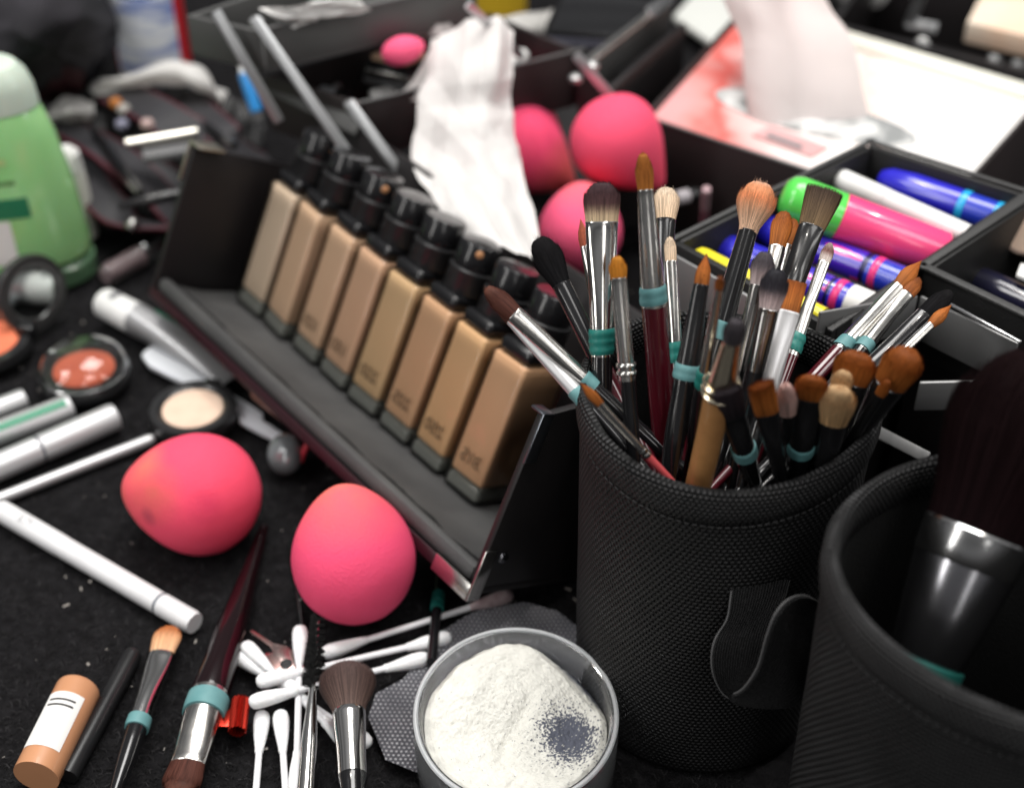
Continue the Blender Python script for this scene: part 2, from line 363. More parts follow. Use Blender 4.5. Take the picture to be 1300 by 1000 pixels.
# ------------------------------------------------------------------ brush cups
def cup(label, c, r, hgt, lean=(0, 0), loops=True, seed=0):
    X = Matrix.Translation((c[0], c[1], 0)) @ Matrix.Rotation(lean[0], 4, 'X') @ Matrix.Rotation(lean[1], 4, 'Y')
    t = thing('brush_cup', label, 'brush holder', X)
    def wob(mb, rr):
        nv = []
        for (x, y, z) in mb.v:
            a = math.atan2(y, x); k = 1+(.018*math.sin(2*a+seed)+.012*math.sin(3*a+1.3*seed))*(z/hgt)+.004*noise.noise(Vector((math.cos(a)*3, math.sin(a)*3, z*40+seed)))
            nv.append((x*k, y*k, z+.0022*math.sin(2*a+seed*2)*(z/hgt)))
        mb.v = nv; return mb
    P = [(0, 0), (r*.93, 0), (r*.955, .002)]+[(r*(.955+.045*k/24), .002+(hgt-.006)*k/24) for k in range(1, 25)]
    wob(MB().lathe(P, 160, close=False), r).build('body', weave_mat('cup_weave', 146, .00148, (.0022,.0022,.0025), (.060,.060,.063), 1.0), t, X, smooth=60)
    q = hgt-.0115
    band = [(r*1.0, q), (r*1.022, q+.0008), (r*1.03, q+.004), (r*1.026, hgt-.0022), (r*1.0, hgt), (r*.965, hgt+.0002), (r*.94, hgt-.0016), (r*.928, hgt-.006), (r*.93, q), (r*.945, q-.0006)]
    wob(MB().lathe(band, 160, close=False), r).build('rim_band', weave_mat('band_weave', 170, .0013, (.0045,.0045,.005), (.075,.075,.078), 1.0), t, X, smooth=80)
    inn = [(r*.935, q+.001)]+[(r*(.935-.03*k/10), q-(q-.004)*k/10) for k in range(1, 11)]+[(0, .004)]
    wob(MB().lathe(inn, 100, close=False), r).build('lining', M('cup_lining', (.006,.006,.0062), .8, bump=(900,.5,.0005)), t, X)
    # stitch line under the band
    mb = MB(); ns = 120
    for i in range(ns):
        a = 2*PI*i/ns; b = a+2*PI/ns*.62
        mb.tube([(r*1.0035*math.cos(x), r*1.0035*math.sin(x), q-.0012) for x in (a, (a+b)/2, b)], .00028, 6)
    wob(mb, r).build('stitching', M('black_thread', (.03,.03,.031), .6), t, X)
    return t, X
CUP1 = Vector((.0623, .322, 0)); R1 = .0424; H1 = .1255
cup1, X1 = cup('woven black brush cup full of many small brushes with an elastic loop on its side', CUP1, R1, H1, seed=1)
CUP2 = Vector((.1240, .2405, 0)); R2 = .0468; H2 = .1335
cup2, X2 = cup('woven black brush cup nearest the camera holding one large powder brush', CUP2, R2, H2, seed=3.4)
# elastic loop strap sewn on the first cup
def smooth_path(P, n):
    out = []
    for k in range(len(P)-1):
        p0, p1, p2, p3 = P[max(k-1, 0)], P[k], P[k+1], P[min(k+2, len(P)-1)]
        for i in range(n):
            t = i/n; out.append(.5*((2*p1)+(p2-p0)*t+(2*p0-5*p1+4*p2-p3)*t*t+(3*p1-p0-3*p2+p3)*t**3))
    return out+[P[-1]]
EA = [(930,740,.2825),(928,758,.279),(923,786,.275),(907,814,.270),(904,846,.267),(914,874,.265),(930,888,.263),(952,894,.262),(985,897,.262),(1014,890,.263),(1022,856,.265),(1028,828,.268),(1040,806,.272),(1052,796,.276)]
EB = [(1002,736,.2835),(996,756,.280),(986,778,.276),(976,806,.272),(967,836,.269),(950,864,.266),(932,880,.2635),(945,872,.2605),(962,846,.2595),(973,808,.2605),(985,778,.262),(1002,760,.265),(1022,756,.269),(1040,766,.274)]
PA = smooth_path([gy(*p) for p in EA], 5); PB = smooth_path([gy(*p) for p in EB], 5); mb = MB(); rows = []
for k in range(len(PA)):
    a, b = PA[k], PB[k]; tv = (PA[min(k+1, len(PA)-1)]+PB[min(k+1, len(PA)-1)]-PA[max(k-1, 0)]-PB[max(k-1, 0)]); nn = tv.cross(b-a).normalized()*.0006
    if nn.y > 0 and k < 30: nn = -nn
    rows.append([a+nn*.3]+[a.lerp(b, q/40)+nn*(1+.75*(q % 2)) for q in range(41)]+[b+nn*.3]+[a.lerp(b, q/12)-nn*.4 for q in range(12, -1, -1)])
mb.grid(rows, closed=True); mb.v = [tuple(X1.inverted() @ Vector(v)) for v in mb.v]
el = M('elastic_band', (.0075,.0075,.008), .85, bump=(1500,.8,.0006), var=(1500, (.022,.022,.023)), spec=.2)
mb.build('elastic_loop', el, cup1, X1)
for Pq in (PA, PB): MB().tube([X1.inverted() @ p for p in Pq], .00038, 8).build('selvedge', M('selvedge_grey', (.085,.085,.087), .7, bump=(900,.5,.0004)), cup1, X1)

# ------------------------------------------------------------------ foundation case with bottles
z0 = .03; B0 = gz(600, 747, z0); A0 = gz(195, 367, z0); l_ = (A0-B0).normalized(); pn = Vector((-l_.y, l_.x, 0))
if pn.x < 0: pn = -pn
tl = rt(26); f_ = pn*math.cos(tl)-Vector((0, 0, math.sin(tl))); u_ = f_.cross(l_)*-1
if u_.z < 0: u_ = -u_
FX = Matrix((l_, f_, u_)).transposed().to_4x4(); FX.translation = B0     # local: x along the case, y front to back, z up the back panel
def hand(m): return m.to_3x3().determinant() > 0
CL = .231; CD = .0715
fc = thing('foundation_case', 'tilted black open case holding a row of foundation bottles', 'make-up case', FX)
MB().box((0, 0, -.003), (CL, CD, 0), .0006).build('floor_panel', case_black, fc, FX)
MB().box((0, CD, -.003), (CL, CD+.003, .0895), .0008).build('back_panel', case_black, fc, FX)
for a in (0, CL-.003):
    mb = MB(); x0, x1 = (a-.0005, a+.0025) if a == 0 else (a, a+.003)
    b = [(x0, 0, 0), (x1, 0, 0), (x1, CD-.0003, 0), (x0, CD-.0003, 0)]; tt = [(x0, 0, .067), (x1, 0, .067), (x1, CD-.0003, .082 if a == 0 else .062), (x0, CD-.0003, .082 if a == 0 else .062)]
    mb.hexa([Vector(p)+Vector((0, 0, .0002)) for p in b], tt, .0006); mb.build('end_panel', case_black, fc, FX)
MB().box((.003, 0.0003, .0002), (CL-.0032, .0058, .0068), .0024).build('front_lip', grey_leather, fc, FX)
mb = MB(); mb.box((.001, -.0012, -.0035), (CL-.001, -.0002, .001), .0004)
mb.build('trim_edge', M('burgundy_trim', (.022,.004,.008), .45), fc, FX)
rows = []
for k in range(70):
    a = .0045+(CL-.0095)*k/69; e = .0098+.0020*noise.noise(Vector((a*60, 0, 0)))+.001*noise.noise(Vector((a*200, 3, 0)))
    row = []
    for j in range(10):
        v = e+(CD-.002-e)*j/9; row.append((a, v, .0014+.0008*noise.noise(Vector((a*90, v*90, 1)))+(.0024 if j == 0 else .0010*(j == 1))))
    row = [(a, e+.0004, .0004)]+row
    rows.append(row)
MB().grid(rows).build('lining_sheet', grey_leather, fc, FX)
mb = MB(); mb.box((-.0016, -.0022, -.0042), (-.0006, .0035, .016), .0003); mb.box((-.0006, -.0024, -.0042), (.019, -.0014, .0022), .0003); mb.build('corner_bracket', silver, fc, FX)
mb = MB(); mb.box((-.0016, -.0012, .050), (-.0006, .004, .0685), .0003); mb.box((-.0016, -.001, .0675), (.005, .004, .0685), .0003); mb.build('corner_bracket', M('dull_bracket', (.25,.27,.3), .3, 1), fc, FX)
mb = MB(); mb.box((CL-.008, -.001, .0672), (CL+.0012, .012, .0682), .0003); mb.box((CL+.0002, -.001, .05), (CL+.0012, .006, .0672), .0003); mb.build('corner_bracket', M('pale_bracket', (.75,.7,.6), .35, 1), fc, FX)
rv = Matrix.Translation((-.0005, .008, .012)) @ Matrix.Rotation(-PI/2, 4, 'Y')
MB().lathe([(.0022, 0), (.0021, .0006), (.0014, .0013), (0, .0016)], 24, rv, close=False).build('rivet', M('dark_rivet', (.2,.2,.22), .12, 1), fc, FX)
shellm = thin_glass('bottle_shell', (.985,.99,.985), .05, 1.33)
glassb = M('bottle_glass', (.40,.41,.37), .12, trans=.45, ior=1.45, bump=(300,.15,.0006))
shades = [('315', (.520,.285,.140)), ('250', (.545,.310,.140)), ('225', (.485,.270,.135)), ('220', (.490,.305,.145)), ('130', (.505,.295,.165)), ('125', (.525,.325,.185)), ('120', (.520,.330,.190)), ('115', (.500,.365,.235))]
where = ['tan bottle marked 315 at the near end of the foundation row', 'golden tan bottle marked 250 second from the near end of the row', 'brownish beige bottle third from the near end of the row', 'olive beige bottle fourth from the near end of the row',
         'rosy beige bottle fifth from the near end of the row', 'peachy beige bottle third from the far end of the row', 'warm beige bottle second from the far end with a shaded brown side', 'palest beige bottle at the far end of the foundation row']
rb = random.Random(11); BW = .0192; BD = .0255
for k in range(8):
    num, colr = shades[k]; a = .0445+.0221*k+rb.uniform(-.0004, .0004)+BW/2; yaw = rb.uniform(-.05, .05)+(.10 if k == 6 else 0)+(-.06 if k == 0 else 0)
    X = FX @ Matrix.Translation((a, .0352+BD/2+rb.uniform(-.0006, .0006), .0022)) @ Matrix.Rotation(yaw, 4, 'Z')
    t = thing('foundation_bottle', where[k], 'foundation bottle', X, 'foundation bottles in the case')
    MB().box((-BW/2+.0008, -BD/2+.0008, .0004), (BW/2-.0008, BD/2-.0008, .0062), .0016, seg=3).build('glass_base', glassb, t, X)
    MB().box((-BW/2-.0004, -BD/2-.0004, 0), (BW/2+.0004, BD/2+.0004, .0588), .0026, seg=4).build('glass_shell', shellm, t, X)
    mb = MB(); mb.box((-BW/2+.0010, -BD/2+.0010, .0070), (BW/2-.0010, BD/2-.0010, .0575), .0013, seg=3)
    mb.build('body', M('foundation_'+num, tuple(min(.95, q*w_) for q, w_ in zip(colr, (1.30, 1.36, 1.55))), .6, coat=.08, spec=.3, var=(35, tuple(min(.95, q*w_) for q, w_ in zip(colr, (1.22, 1.27, 1.43))))), t, X)
    if k < 6:
        tx = text_mb(num, .0072, Matrix.Translation((0, -BD/2-.00045, .0152)) @ Matrix.Rotation(PI/2, 4, 'X')); tx.build('printed_number', M('print_brown', tuple(c*.18 for c in shades[2][1]), .5), t, X)
    mb = MB(); mb.box((-BW/2+.0012, -BD/2+.0012, .0582), (BW/2-.0012, BD/2-.0012, .0642), .0022, seg=3); mb.build('collar', black_gloss, t, X)
    mb = MB().lathe([(.0092, .0643), (.0095, .0648), (.0094, .0722), (.0097, .0726), (.0097, .0735), (.009, .0739), (.0087, .0741)], 40); mb.build('pump_neck', black_plastic, t, X)
    if k in (2, 5, 6):
        sm = MB(); an = {2: -2.4, 5: -2.7, 6: -.6}[k]; zz = {2: .0815, 5: .0805, 6: .0812}[k]
        sm.lathe([(0, -.0003), (.0012, -.0002), (.0016, .0002), (.0010, .0006), (0, .0007)], 16, Matrix.Translation((.0084*math.cos(an), .0084*math.sin(an), zz)) @ Matrix.Rotation(an, 4, 'Z') @ Matrix.Rotation(PI/2, 4, 'Y'), close=False); sm.build('smudge', M('dried_foundation', (.45,.22,.10), .5), t, X)
    mb = MB().lathe([(.0085, .0742), (.0087, .0747), (.0085, .0836), (.0080, .0843), (.0072, .0844)], 40); mb.build('cap', black_gloss, t, X)
# ------------------------------------------------------------------ brushes
hair_m = M('bristle_hair', rough=.6, attr=True, spec=.18)
dark_hair = M('dark_bristle_hair', rough=.8, attr=True, spec=.04)
def lerpstops(st, t):
    if t <= st[0][0]: return Vector(st[0][1])
    for (a, ca), (b, cb) in zip(st, st[1:]):
        if t <= b: return Vector(ca).lerp(Vector(cb), (t-a)/(b-a))
    return Vector(st[-1][1])
def loft(mb, secs, seg=32, X=None, mi=0, cap=True):
    """secs = [(z, half width, half depth)]"""
    rows = [[(rx*math.cos(2*PI*i/seg), ry*math.sin(2*PI*i/seg), z) for i in range(seg)] for (z, rx, ry) in secs]
    mb.grid(rows, mi, X, closed=True)
    if cap:
        n = len(mb.v); mb.f.append(tuple(n-seg*len(rows)+i for i in range(seg-1, -1, -1))); mb.f.append(tuple(n-seg+i for i in range(seg))); mb.mi += [mi, mi]
    return mb
def sstep(a, b, x):
    t = max(0, min(1, (x-a)/(b-a))); return t*t*(3-2*t)
def head_R(style, b, t):
    if style == 'point': return (b+(1-b)*sstep(0, .35, t))*(1-sstep(.3, 1.03, t)**1.7*.97)
    if style == 'square': return b+(1-b)*t**.8
    if style in ('flat', 'angled'):
        r = b+(1-b)*sstep(0, .6, t); return r*(1 if t < .6 else math.sqrt(max(0, 1-((t-.6)/.405)**2)))
    if style == 'bud':
        r = b+(1-b)*sstep(0, .5, t); return r*(1 if t < .45 else math.sqrt(max(0, 1-((t-.45)/.555)**2.0)))
    r = b+(1-b)*sstep(0, .62, t); return r*(1 if t < .58 else math.sqrt(max(0, 1-((t-.58)/.425)**2.2)))
def hair_head(z0, L, rw, rd, b, style, stops, n=700, fray=.06, seed=0, wd=.000095, tilt=0):
    """a head of separate hairs round a denser core; local z, base at z0"""
    rg = random.Random(seed); mb = MB(); mb.col = []
    K = 14; seg = 28; vs = []; cols = []; fs = []
    for k in range(K+1):
        t = k/K*.95; R = head_R(style, b, t)*.88
        for i in range(seg):
            a = 2*PI*i/seg; x = R*rw*math.cos(a); sl = tilt*x if t > .3 else 0
            q = rg.uniform(.5, .8); c = lerpstops(stops, t)*q
            vs.append((x, R*rd*math.sin(a), z0+t*L*(1-.02*rg.random())+sl*t)); cols.append((*c, 1))
    for k in range(K):
        for i in range(seg): j = (i+1) % seg; fs.append((k*seg+i, k*seg+j, (k+1)*seg+j, (k+1)*seg+i))
    fs.append(tuple(K*seg+i for i in range(seg)))
    mb.add(vs, fs, 0, None, cols)
    tm = {'point': 9, 'square': 9}.get(style, .55)
    for s in range(int(n*1.9)):
        th = rg.random()*2*PI; rho = 1.0 if rg.random() < .55 else math.sqrt(rg.random()); rho *= rg.uniform(.96, 1.03)
        Rm = head_R(style, b, min(tm, .6))
        if tm > 1: te = 1-fray*1.2*rg.random()
        else:
            te = .6
            for q in range(60, 101):
                if head_R(style, b, q/100) >= rho*Rm*.97: te = q/100
            te = te-fray*.9*rg.random()+(fray*.9*rg.random() if rg.random() < .10 else 0)
        dev = rg.gauss(0, fray*.35); devr = rg.uniform(0, fray*1.5) if rho > .8 and rg.random() < .30 else 0
        pts = []; br = rg.uniform(.5, 1.35)
        for k in range(6):
            t = te*k/5; R = head_R(style, b, min(t, tm))
            if style == 'bud' or style == 'dome': R = min(R, 9)
            rr = rho*R*(1+devr*t*t); aa = th+dev*t*t
            x = rr*rw*math.cos(aa); pts.append(Vector((x, rr*rd*math.sin(aa), z0+t*L+(tilt*x*t if t > .3 else 0))))
        out = Vector((math.cos(th)/max(rw, 1e-5), math.sin(th)/max(rd, 1e-5), 0)).normalized()
        sd = out.cross(Vector((0, 0, 1))); vs = []; cols = []
        for k, p in enumerate(pts):
            wk = wd*(1-.75*(k/5)**2); vs += [p-sd*wk, p+sd*wk]; c = lerpstops(stops, min(1, te*k/5+.02*rg.gauss(0, 1)))*br; cols += [(*c, 1)]*2
        mb.add(vs, [(2*k, 2*k+1, 2*k+3, 2*k+2) for k in range(5)], 0, None, cols)
    return mb
def wallhit(p, d):
    """first length along d where a stick from p leaves the inside of cup 1"""
    for k in range(1, 400):
        q = p+d*(k*.0005)
        if q.z < .009: return k*.0005
        if math.hypot(q.x-CUP1.x, q.y-CUP1.y) > R1*.86-.004+.0*q.z and q.z < H1-.014: return max(0.03, k*.0005)
    return .12
FER = {'silver': silver, 'chrome': chrome, 'black': M('black_ferrule', (.011,.011,.012), .22, coat=.4), 'satin': satin, 'gold': M('pale_gold_metal', (.70,.62,.47), .2, 1), 'smoke': M('smoky_metal', (.32,.31,.30), .22, 1, bump=(300,.06,.0003))}
HND = {'black': M('black_lacquer', (.008,.008,.009), .16, coat=.5), 'burg': burgundy, 'wood': M('wood_handle', (.46,.23,.085), .4, var=(200,(.36,.17,.06)), coat=.3), 'coral': M('coral_lacquer', (.6,.09,.1), .25, coat=.5)}
bn = [0]
def brush(label, tip, hb, fe, low, wh, wf0, wf1, wl, style, stops, fer='silver', hnd='black', dy=0.0, flat=.45, tapes=(), crimps=(), n=700, fray=.06, zl=.121, tilt=0, pinch=None, end=None, group='small brushes standing in the first cup', name='makeup_brush', stripes=None):
    bn[0] += 1
    L3 = gz(*low, zl); T3 = gy(*tip, L3.y+dy+(.030 if low[1] < 470 else .024 if low[1] < 545 or tip[1] < 345 else .004)); ax = (T3-L3).normalized()
    if end is None:
        el_ = wallhit(L3, -ax); E3 = L3-ax*el_
    else: E3 = L3-ax*end
    X = frame(E3, ax, CAM-(T3+L3)/2)
    tot = (T3-E3).length
    def S(p):
        best = None
        for k in range(801):
            q = E3+ax*(tot*k/800); u, v = proj(q); dd = (u-p[0])**2+(v-p[1])**2
            if best is None or dd < best[0]: best = (dd, tot*k/800)
        return best[1]
    def W(w, s): return px2m(w, E3+ax*s)/2
    sh, sf = S(hb), S(fe); sl = S(low)
    t = thing(name, label, 'make-up brush', X, group)
    rw = W(wh, sh+(tot-sh)/2); r0 = W(wf0, sh); r1 = W(wf1, sf)
    hd = max(flat, .3)
    hair_head(sh-.0012, tot-sh+.0012, rw, rw*hd, min(1, r0*.95/rw), style, stops, n=n, fray=fray, seed=bn[0], tilt=tilt).build('bristles', dark_hair if stops is BLK else hair_m, t, X, smooth=0)
    # ferrule: flat at the hair, round at the handle
    secs = []; K = 18; Lf = sh-sf
    for k in range(K+1):
        q = k/K; z = sf+Lf*q; rx = r1+(r0-r1)*q
        if pinch: rx *= 1-pinch*math.exp(-((q-.62)/.16)**2)
        fl = 1+(min(1, hd*1.05)-1)*sstep(.15, .95, q); secs.append((z, rx, rx*fl if not pinch else rx*max(fl, .25)))
    secs[-1] = (sh-.0003, secs[-1][1]*1.0, secs[-1][2]); secs.append((sh, secs[-1][1]*1.02, secs[-1][2]*1.03)); secs.append((sh+.0004, secs[-1][1]*.93, secs[-1][2]*.9))
    mb = loft(MB(), secs)
    for c in crimps:
        z = S(c); r = r1*1.03+.0002; loft(mb, [(z-.0007, r*.99, r*.99), (z-.0004, r*1.1, r*1.1), (z+.0002, r*1.1, r*1.1), (z+.0006, r*.99, r*.99)], cap=False)
    mb.build('ferrule', FER[fer], t, X)
    # handle swelling below the ferrule then tapering to its tail
    rl = W(wl, max(sl, sf*.8)) if wl else r1
    secs = [(0, rl*.25, rl*.25), (.0008, rl*.38, rl*.38)]+[(sf*q, rl*(.42+.58*sstep(0, .75, q)), rl*(.42+.58*sstep(0, .75, q))) for q in (.1, .25, .4, .55, .7, .82, .9)]+[(sf-.002, (rl+r1)*.495, (rl+r1)*.495), (sf+.0006, r1*.97, r1*.97)]
    loft(MB(), secs).build('handle', HND[hnd], t, X)
    for (p0, p1, colr) in tapes:
        a, b = sorted((S(p0), S(p1))); rs = []
        for z in (a, b): rs.append((r1+(r0-r1)*max(0, min(1, (z-sf)/max(Lf, 1e-5))))*1.05+.0004 if z > sf-.001 else max(rl, r1)*1.04+.0004)
        mb = MB(); secs = []; m = max(2, int((b-a)/.0024)); rz = random.Random(bn[0]*3)
        for k in range(m*4+1):
            q = k/(m*4); r = rs[0]+(rs[1]-rs[0])*q-.0002; wv = (.00022 if colr == 't' else .00005)*math.sin(q*m*PI)**2+rz.uniform(-.00005, .00005); secs.append((a+(b-a)*q, r+wv, r+wv))
        secs[0] = (secs[0][0], rs[0]*.93, rs[0]*.93); secs[-1] = (secs[-1][0], rs[1]*.9, rs[1]*.9)
        fl = 1+(min(1, hd*1.05)-1)*sstep(.15, .95, (a-sf)/max(Lf, 1e-5))
        secs = [(z, x, max(y*fl, 0)) for z, x, y in secs]
        # slightly slanted wrap
        o_ = loft(mb, secs, 28); sla = rz.uniform(-.12, .12); mb.v = [(x, y, z+sla*x) for x, y, z in mb.v]
        mb.build('tape_band', teal if colr == 't' else aqua, t, X)
    return t, X, S
OR = [(0, (.24,.075,.018)), (.45, (.40,.125,.026)), (.8, (.36,.10,.02)), (1, (.26,.07,.015))]
DOR = [(0, (.22,.065,.018)), (.6, (.30,.09,.021)), (1, (.17,.045,.014))]
BRN = [(0, (.07,.025,.018)), (.7, (.10,.036,.026)), (1, (.16,.06,.04))]
BLK = [(0, (.008,.008,.009)), (1, (.016,.015,.016))]
CRM = [(0, (.70,.50,.33)), (1, (.82,.66,.50))]
DUO = [(0, (.62,.48,.30)), (.28, (.52,.38,.25)), (.42, (.10,.05,.05)), (1, (.055,.028,.035))]
PCH = [(0, (.72,.47,.32)), (.35, (.80,.50,.33)), (.65, (.86,.34,.15)), (.9, (.84,.36,.18)), (1, (.80,.55,.42))]
SPK = [(0, (.16,.105,.055)), (.5, (.11,.07,.04)), (1, (.06,.038,.028))]
WDB = [(0, (.60,.50,.49)), (.3, (.55,.42,.42)), (.52, (.05,.045,.055)), (1, (.018,.018,.024))]
GRY = [(0, (.50,.42,.41)), (.35, (.40,.31,.31)), (.6, (.10,.085,.095)), (1, (.07,.06,.07))]
PNK = [(0, (.66,.42,.36)), (1, (.74,.50,.46))]
TAN = [(0, (.62,.38,.18)), (1, (.70,.46,.25))]
B_ = brush
B_('dark brown tapered brush on a silver ferrule leaning out over the left rim', (615,364), (655,397), (752,487), (778,514), 27, 24, 20, 20, 'bud', BRN, dy=-.004, flat=.6, tapes=[((742,478),(756,492),'a')])
B_('silver ferruled brush lying just under the brown tapered one at the left rim', (630,384), (648,408), (738,506), (757,526), 16, 16, 20, 17, 'bud', BRN, fer='satin', dy=.004, flat=.6, tapes=[((729,496),(744,511),'a')])
B_('tiny orange pointed liner brush with a coral handle at the front left rim', (736,485), (757,513), (822,579), (836,593), 13, 10, 10, 10, 'point', OR, hnd='coral', dy=-.002, flat=.7, crimps=[(814,572),(819,577)], n=350)
B_('fluffy black crease brush leaning left towards the foundation bottles', (682,300), (720,358), (768,468), (782,500), 40, 24, 25, 25, 'dome', BLK, fer='black', hnd='burg', dy=.012, flat=.8, n=1100, fray=.12)
B_('flat two tone foundation brush with purple brown tips on a wide silver ferrule', (764,229), (762,282), (763,452), (764,505), 46, 42, 27, 27, 'flat', DUO, fer='chrome', dy=.006, flat=.42, tapes=[((763,417),(763,449),'t')], n=1300, fray=.07)
B_('short orange smudge brush with a crimped silver ferrule and black handle', (783,324), (786,352), (795,482), (803,556), 23, 20, 21, 19, 'bud', [(0,(.48,.17,.02)),(1,(.66,.26,.03))], fer='silver', dy=-.004, flat=.6, crimps=[(793,462),(794,472)])
B_('tallest orange brush with pointed oval head on a creased silver ferrule', (816,193), (818,241), (832,388), (840,520), 23, 20, 33, 31, 'bud', [(0,(.42,.15,.03)),(.5,(.36,.12,.025)),(1,(.48,.17,.035))], fer='silver', hnd='burg', dy=.0, flat=.6, tapes=[((829,363),(831,384),'a')], n=1000)
B_('cream round shader brush with black ferrule beside the tallest brush', (846,237), (847,280), (840,372), (838,448), 35, 27, 23, 20, 'dome', CRM, fer='black', dy=.012, flat=.7, n=900, fray=.09)
B_('silver ferrule with teal tape rising beside the tallest burgundy handle', (850,300), (853,332), (857,458), (861,500), 15, 15, 18, 17, 'flat', CRM, hnd='burg', dy=.003, tapes=[((856,434),(857,460),'t')])
B_('small rust red brush half hidden behind the two tone foundation brush', (737,278), (740,314), (752,380), (765,440), 14, 13, 13, 12, 'point', [(0,(.22,.05,.025)),(1,(.30,.07,.03))], fer='smoke', dy=.004, n=350)
B_('pointed orange sable brush on a black ferrule with aqua tape', (897,322), (892,362), (873,484), (857,556), 19, 20, 31, 29, 'point', OR, fer='black', dy=-.002, flat=.7, tapes=[((876,462),(874,481),'a')])
B_('short stubby orange liner brush on a thin silver ferrule', (915,350), (914,367), (893,492), (881,556), 12, 11, 18, 15, 'flat', DOR, dy=-.008, flat=.8, tapes=[((896,471),(893,490),'t')], n=350)
B_('big fluffy peach tinted blending brush on a black ferrule', (968,229), (948,291), (912,432), (898,476), 50, 24, 31, 27, 'dome', PCH, fer='black', dy=.010, flat=.85, tapes=[((917,408),(911,430),'a')], n=1500, fray=.13)
B_('orange flat brush standing left of the speckled dark bristle brush', (997,267), (990,314), (970,400), (955,455), 27, 21, 20, 18, 'flat', OR, dy=.008, flat=.5)
B_('orange brush head peeping between the flat one and the speckled one', (1008,277), (998,312), (978,400), (962,458), 24, 18, 18, 16, 'bud', OR, dy=.016, flat=.5)
B_('stiff dark speckled bristle brush with flat cut top', (1048,240), (1034,289), (1003,372), (968,462), 46, 33, 33, 30, 'square', SPK, fer='black', dy=.012, flat=.45, n=1300, fray=.08)
B_('small brush with a red stained cream tip and teal tape on burgundy', (1055,308), (1050,334), (1004,452), (993,482), 16, 15, 20, 18, 'bud', [(0,(.62,.55,.50)),(.35,(.55,.46,.42)),(.6,(.16,.05,.04)),(1,(.45,.36,.33))], hnd='burg', dy=.010, flat=.5, tapes=[((1012,424),(1005,446),'t')], pinch=.12)
B_('square orange brush on a broad white ferrule', (1012,357), (1003,397), (974,500), (962,542), 25, 28, 26, 22, 'square', OR, fer='satin', dy=.002, flat=.35, n=900, fray=.04)
B_('white based blending brush with black tip in the middle of the cup', (988,339), (977,392), (958,470), (945,536), 36, 26, 24, 22, 'dome', WDB, fer='smoke', dy=-.008, flat=.75, n=1100, fray=.10)
B_('grey tipped blending brush left of the black tipped one', (973,318), (960,362), (938,470), (926,522), 30, 22, 20, 18, 'dome', GRY, fer='smoke', dy=.0, flat=.75, n=900, fray=.10)
B_('small dark smudge brush with a bell shaped gold ferrule and wooden handle', (936,404), (931,434), (911,500), (893,588), 28, 24, 42, 34, 'bud', [(0,(.05,.045,.05)),(1,(.085,.075,.085))], fer='gold', hnd='wood', dy=-.012, flat=.8, crimps=[(914,486),(912,496)], n=700)
B_('front dark slanted brush with an aqua ring low on its ferrule', (922,494), (930,528), (946,572), (950,590), 38, 30, 30, 24, 'square', [(0,(.014,.012,.014)),(1,(.05,.038,.045))], fer='black', dy=-.016, flat=.4, tapes=[((944,566),(947,576),'a')], zl=.118)
B_('front slanted orange brush between the dark and pink heads', (966,487), (975,524), (986,588), (989,597), 33, 32, 20, 18, 'square', OR, fer='black', dy=-.017, flat=.4, tilt=-.3, zl=.118)
B_('front rounded pale pink sponge tipped brush', (997,486), (999,524), (1003,566), (1005,584), 27, 22, 20, 18, 'bud', PNK, fer='black', dy=-.018, flat=.75, n=900, fray=.03, zl=.116)
B_('front wide orange brush right of the pink tipped one', (1033,476), (1028,504), (1016,572), (1013,588), 42, 38, 32, 26, 'flat', OR, fer='black', dy=-.013, flat=.45, tapes=[((1018,562),(1016,572),'a')], zl=.118)
B_('front cream oval brush with a black ferrule', (1067,490), (1058,535), (1047,580), (1044,592), 48, 38, 34, 28, 'flat', TAN, fer='black', dy=-.016, flat=.55, n=1100, zl=.116)
B_('large orange oval brush above the cream oval one', (1092,446), (1080,484), (1056,548), (1050,566), 54, 47, 34, 28, 'flat', OR, fer='black', dy=-.004, flat=.42, n=1100, fray=.07)
B_('small tan brush tucked between the cream and large orange ovals', (1074,470), (1066,498), (1042,556), (1036,572), 28, 24, 22, 20, 'flat', TAN, fer='black', dy=-.008, flat=.5)
B_('round orange brush furthest right in the cup', (1157,444), (1139,490), (1104,536), (1082,562), 52, 44, 28, 22, 'dome', OR, fer='black', dy=-.012, flat=.75, n=1100, fray=.08)
B_('tiny orange brush below the round one at the right', (1129,482), (1119,503), (1090,548), (1076,566), 15, 14, 16, 15, 'flat', OR, fer='black', dy=-.013, flat=.6, n=350)
B_('long pointed orange brush with aqua taped burgundy handle at the back right', (1170,331), (1142,361), (1066,447), (1042,470), 21, 15, 22, 21, 'point', OR, hnd='burg', dy=.012, flat=.6, tapes=[((1078,432),(1068,443),'a')])
B_('short brown brush beside the long pointed orange one', (1168,353), (1151,373), (1094,446), (1066,478), 20, 19, 20, 18, 'bud', DOR, dy=.010, flat=.55, tapes=[((1102,434),(1094,444),'a')], pinch=.1)
B_('smooth black tapered brush leaning out to the right', (1209,369), (1172,399), (1104,462), (1078,492), 27, 26, 26, 24, 'bud', BLK, fer='black', dy=.006, flat=.6)
B_('thin pointed orange brush lowest of those leaning right at the back', (1208,387), (1185,411), (1110,480), (1078,512), 16, 11, 12, 14, 'point', OR, fer='silver', dy=.004, flat=.7, n=450)

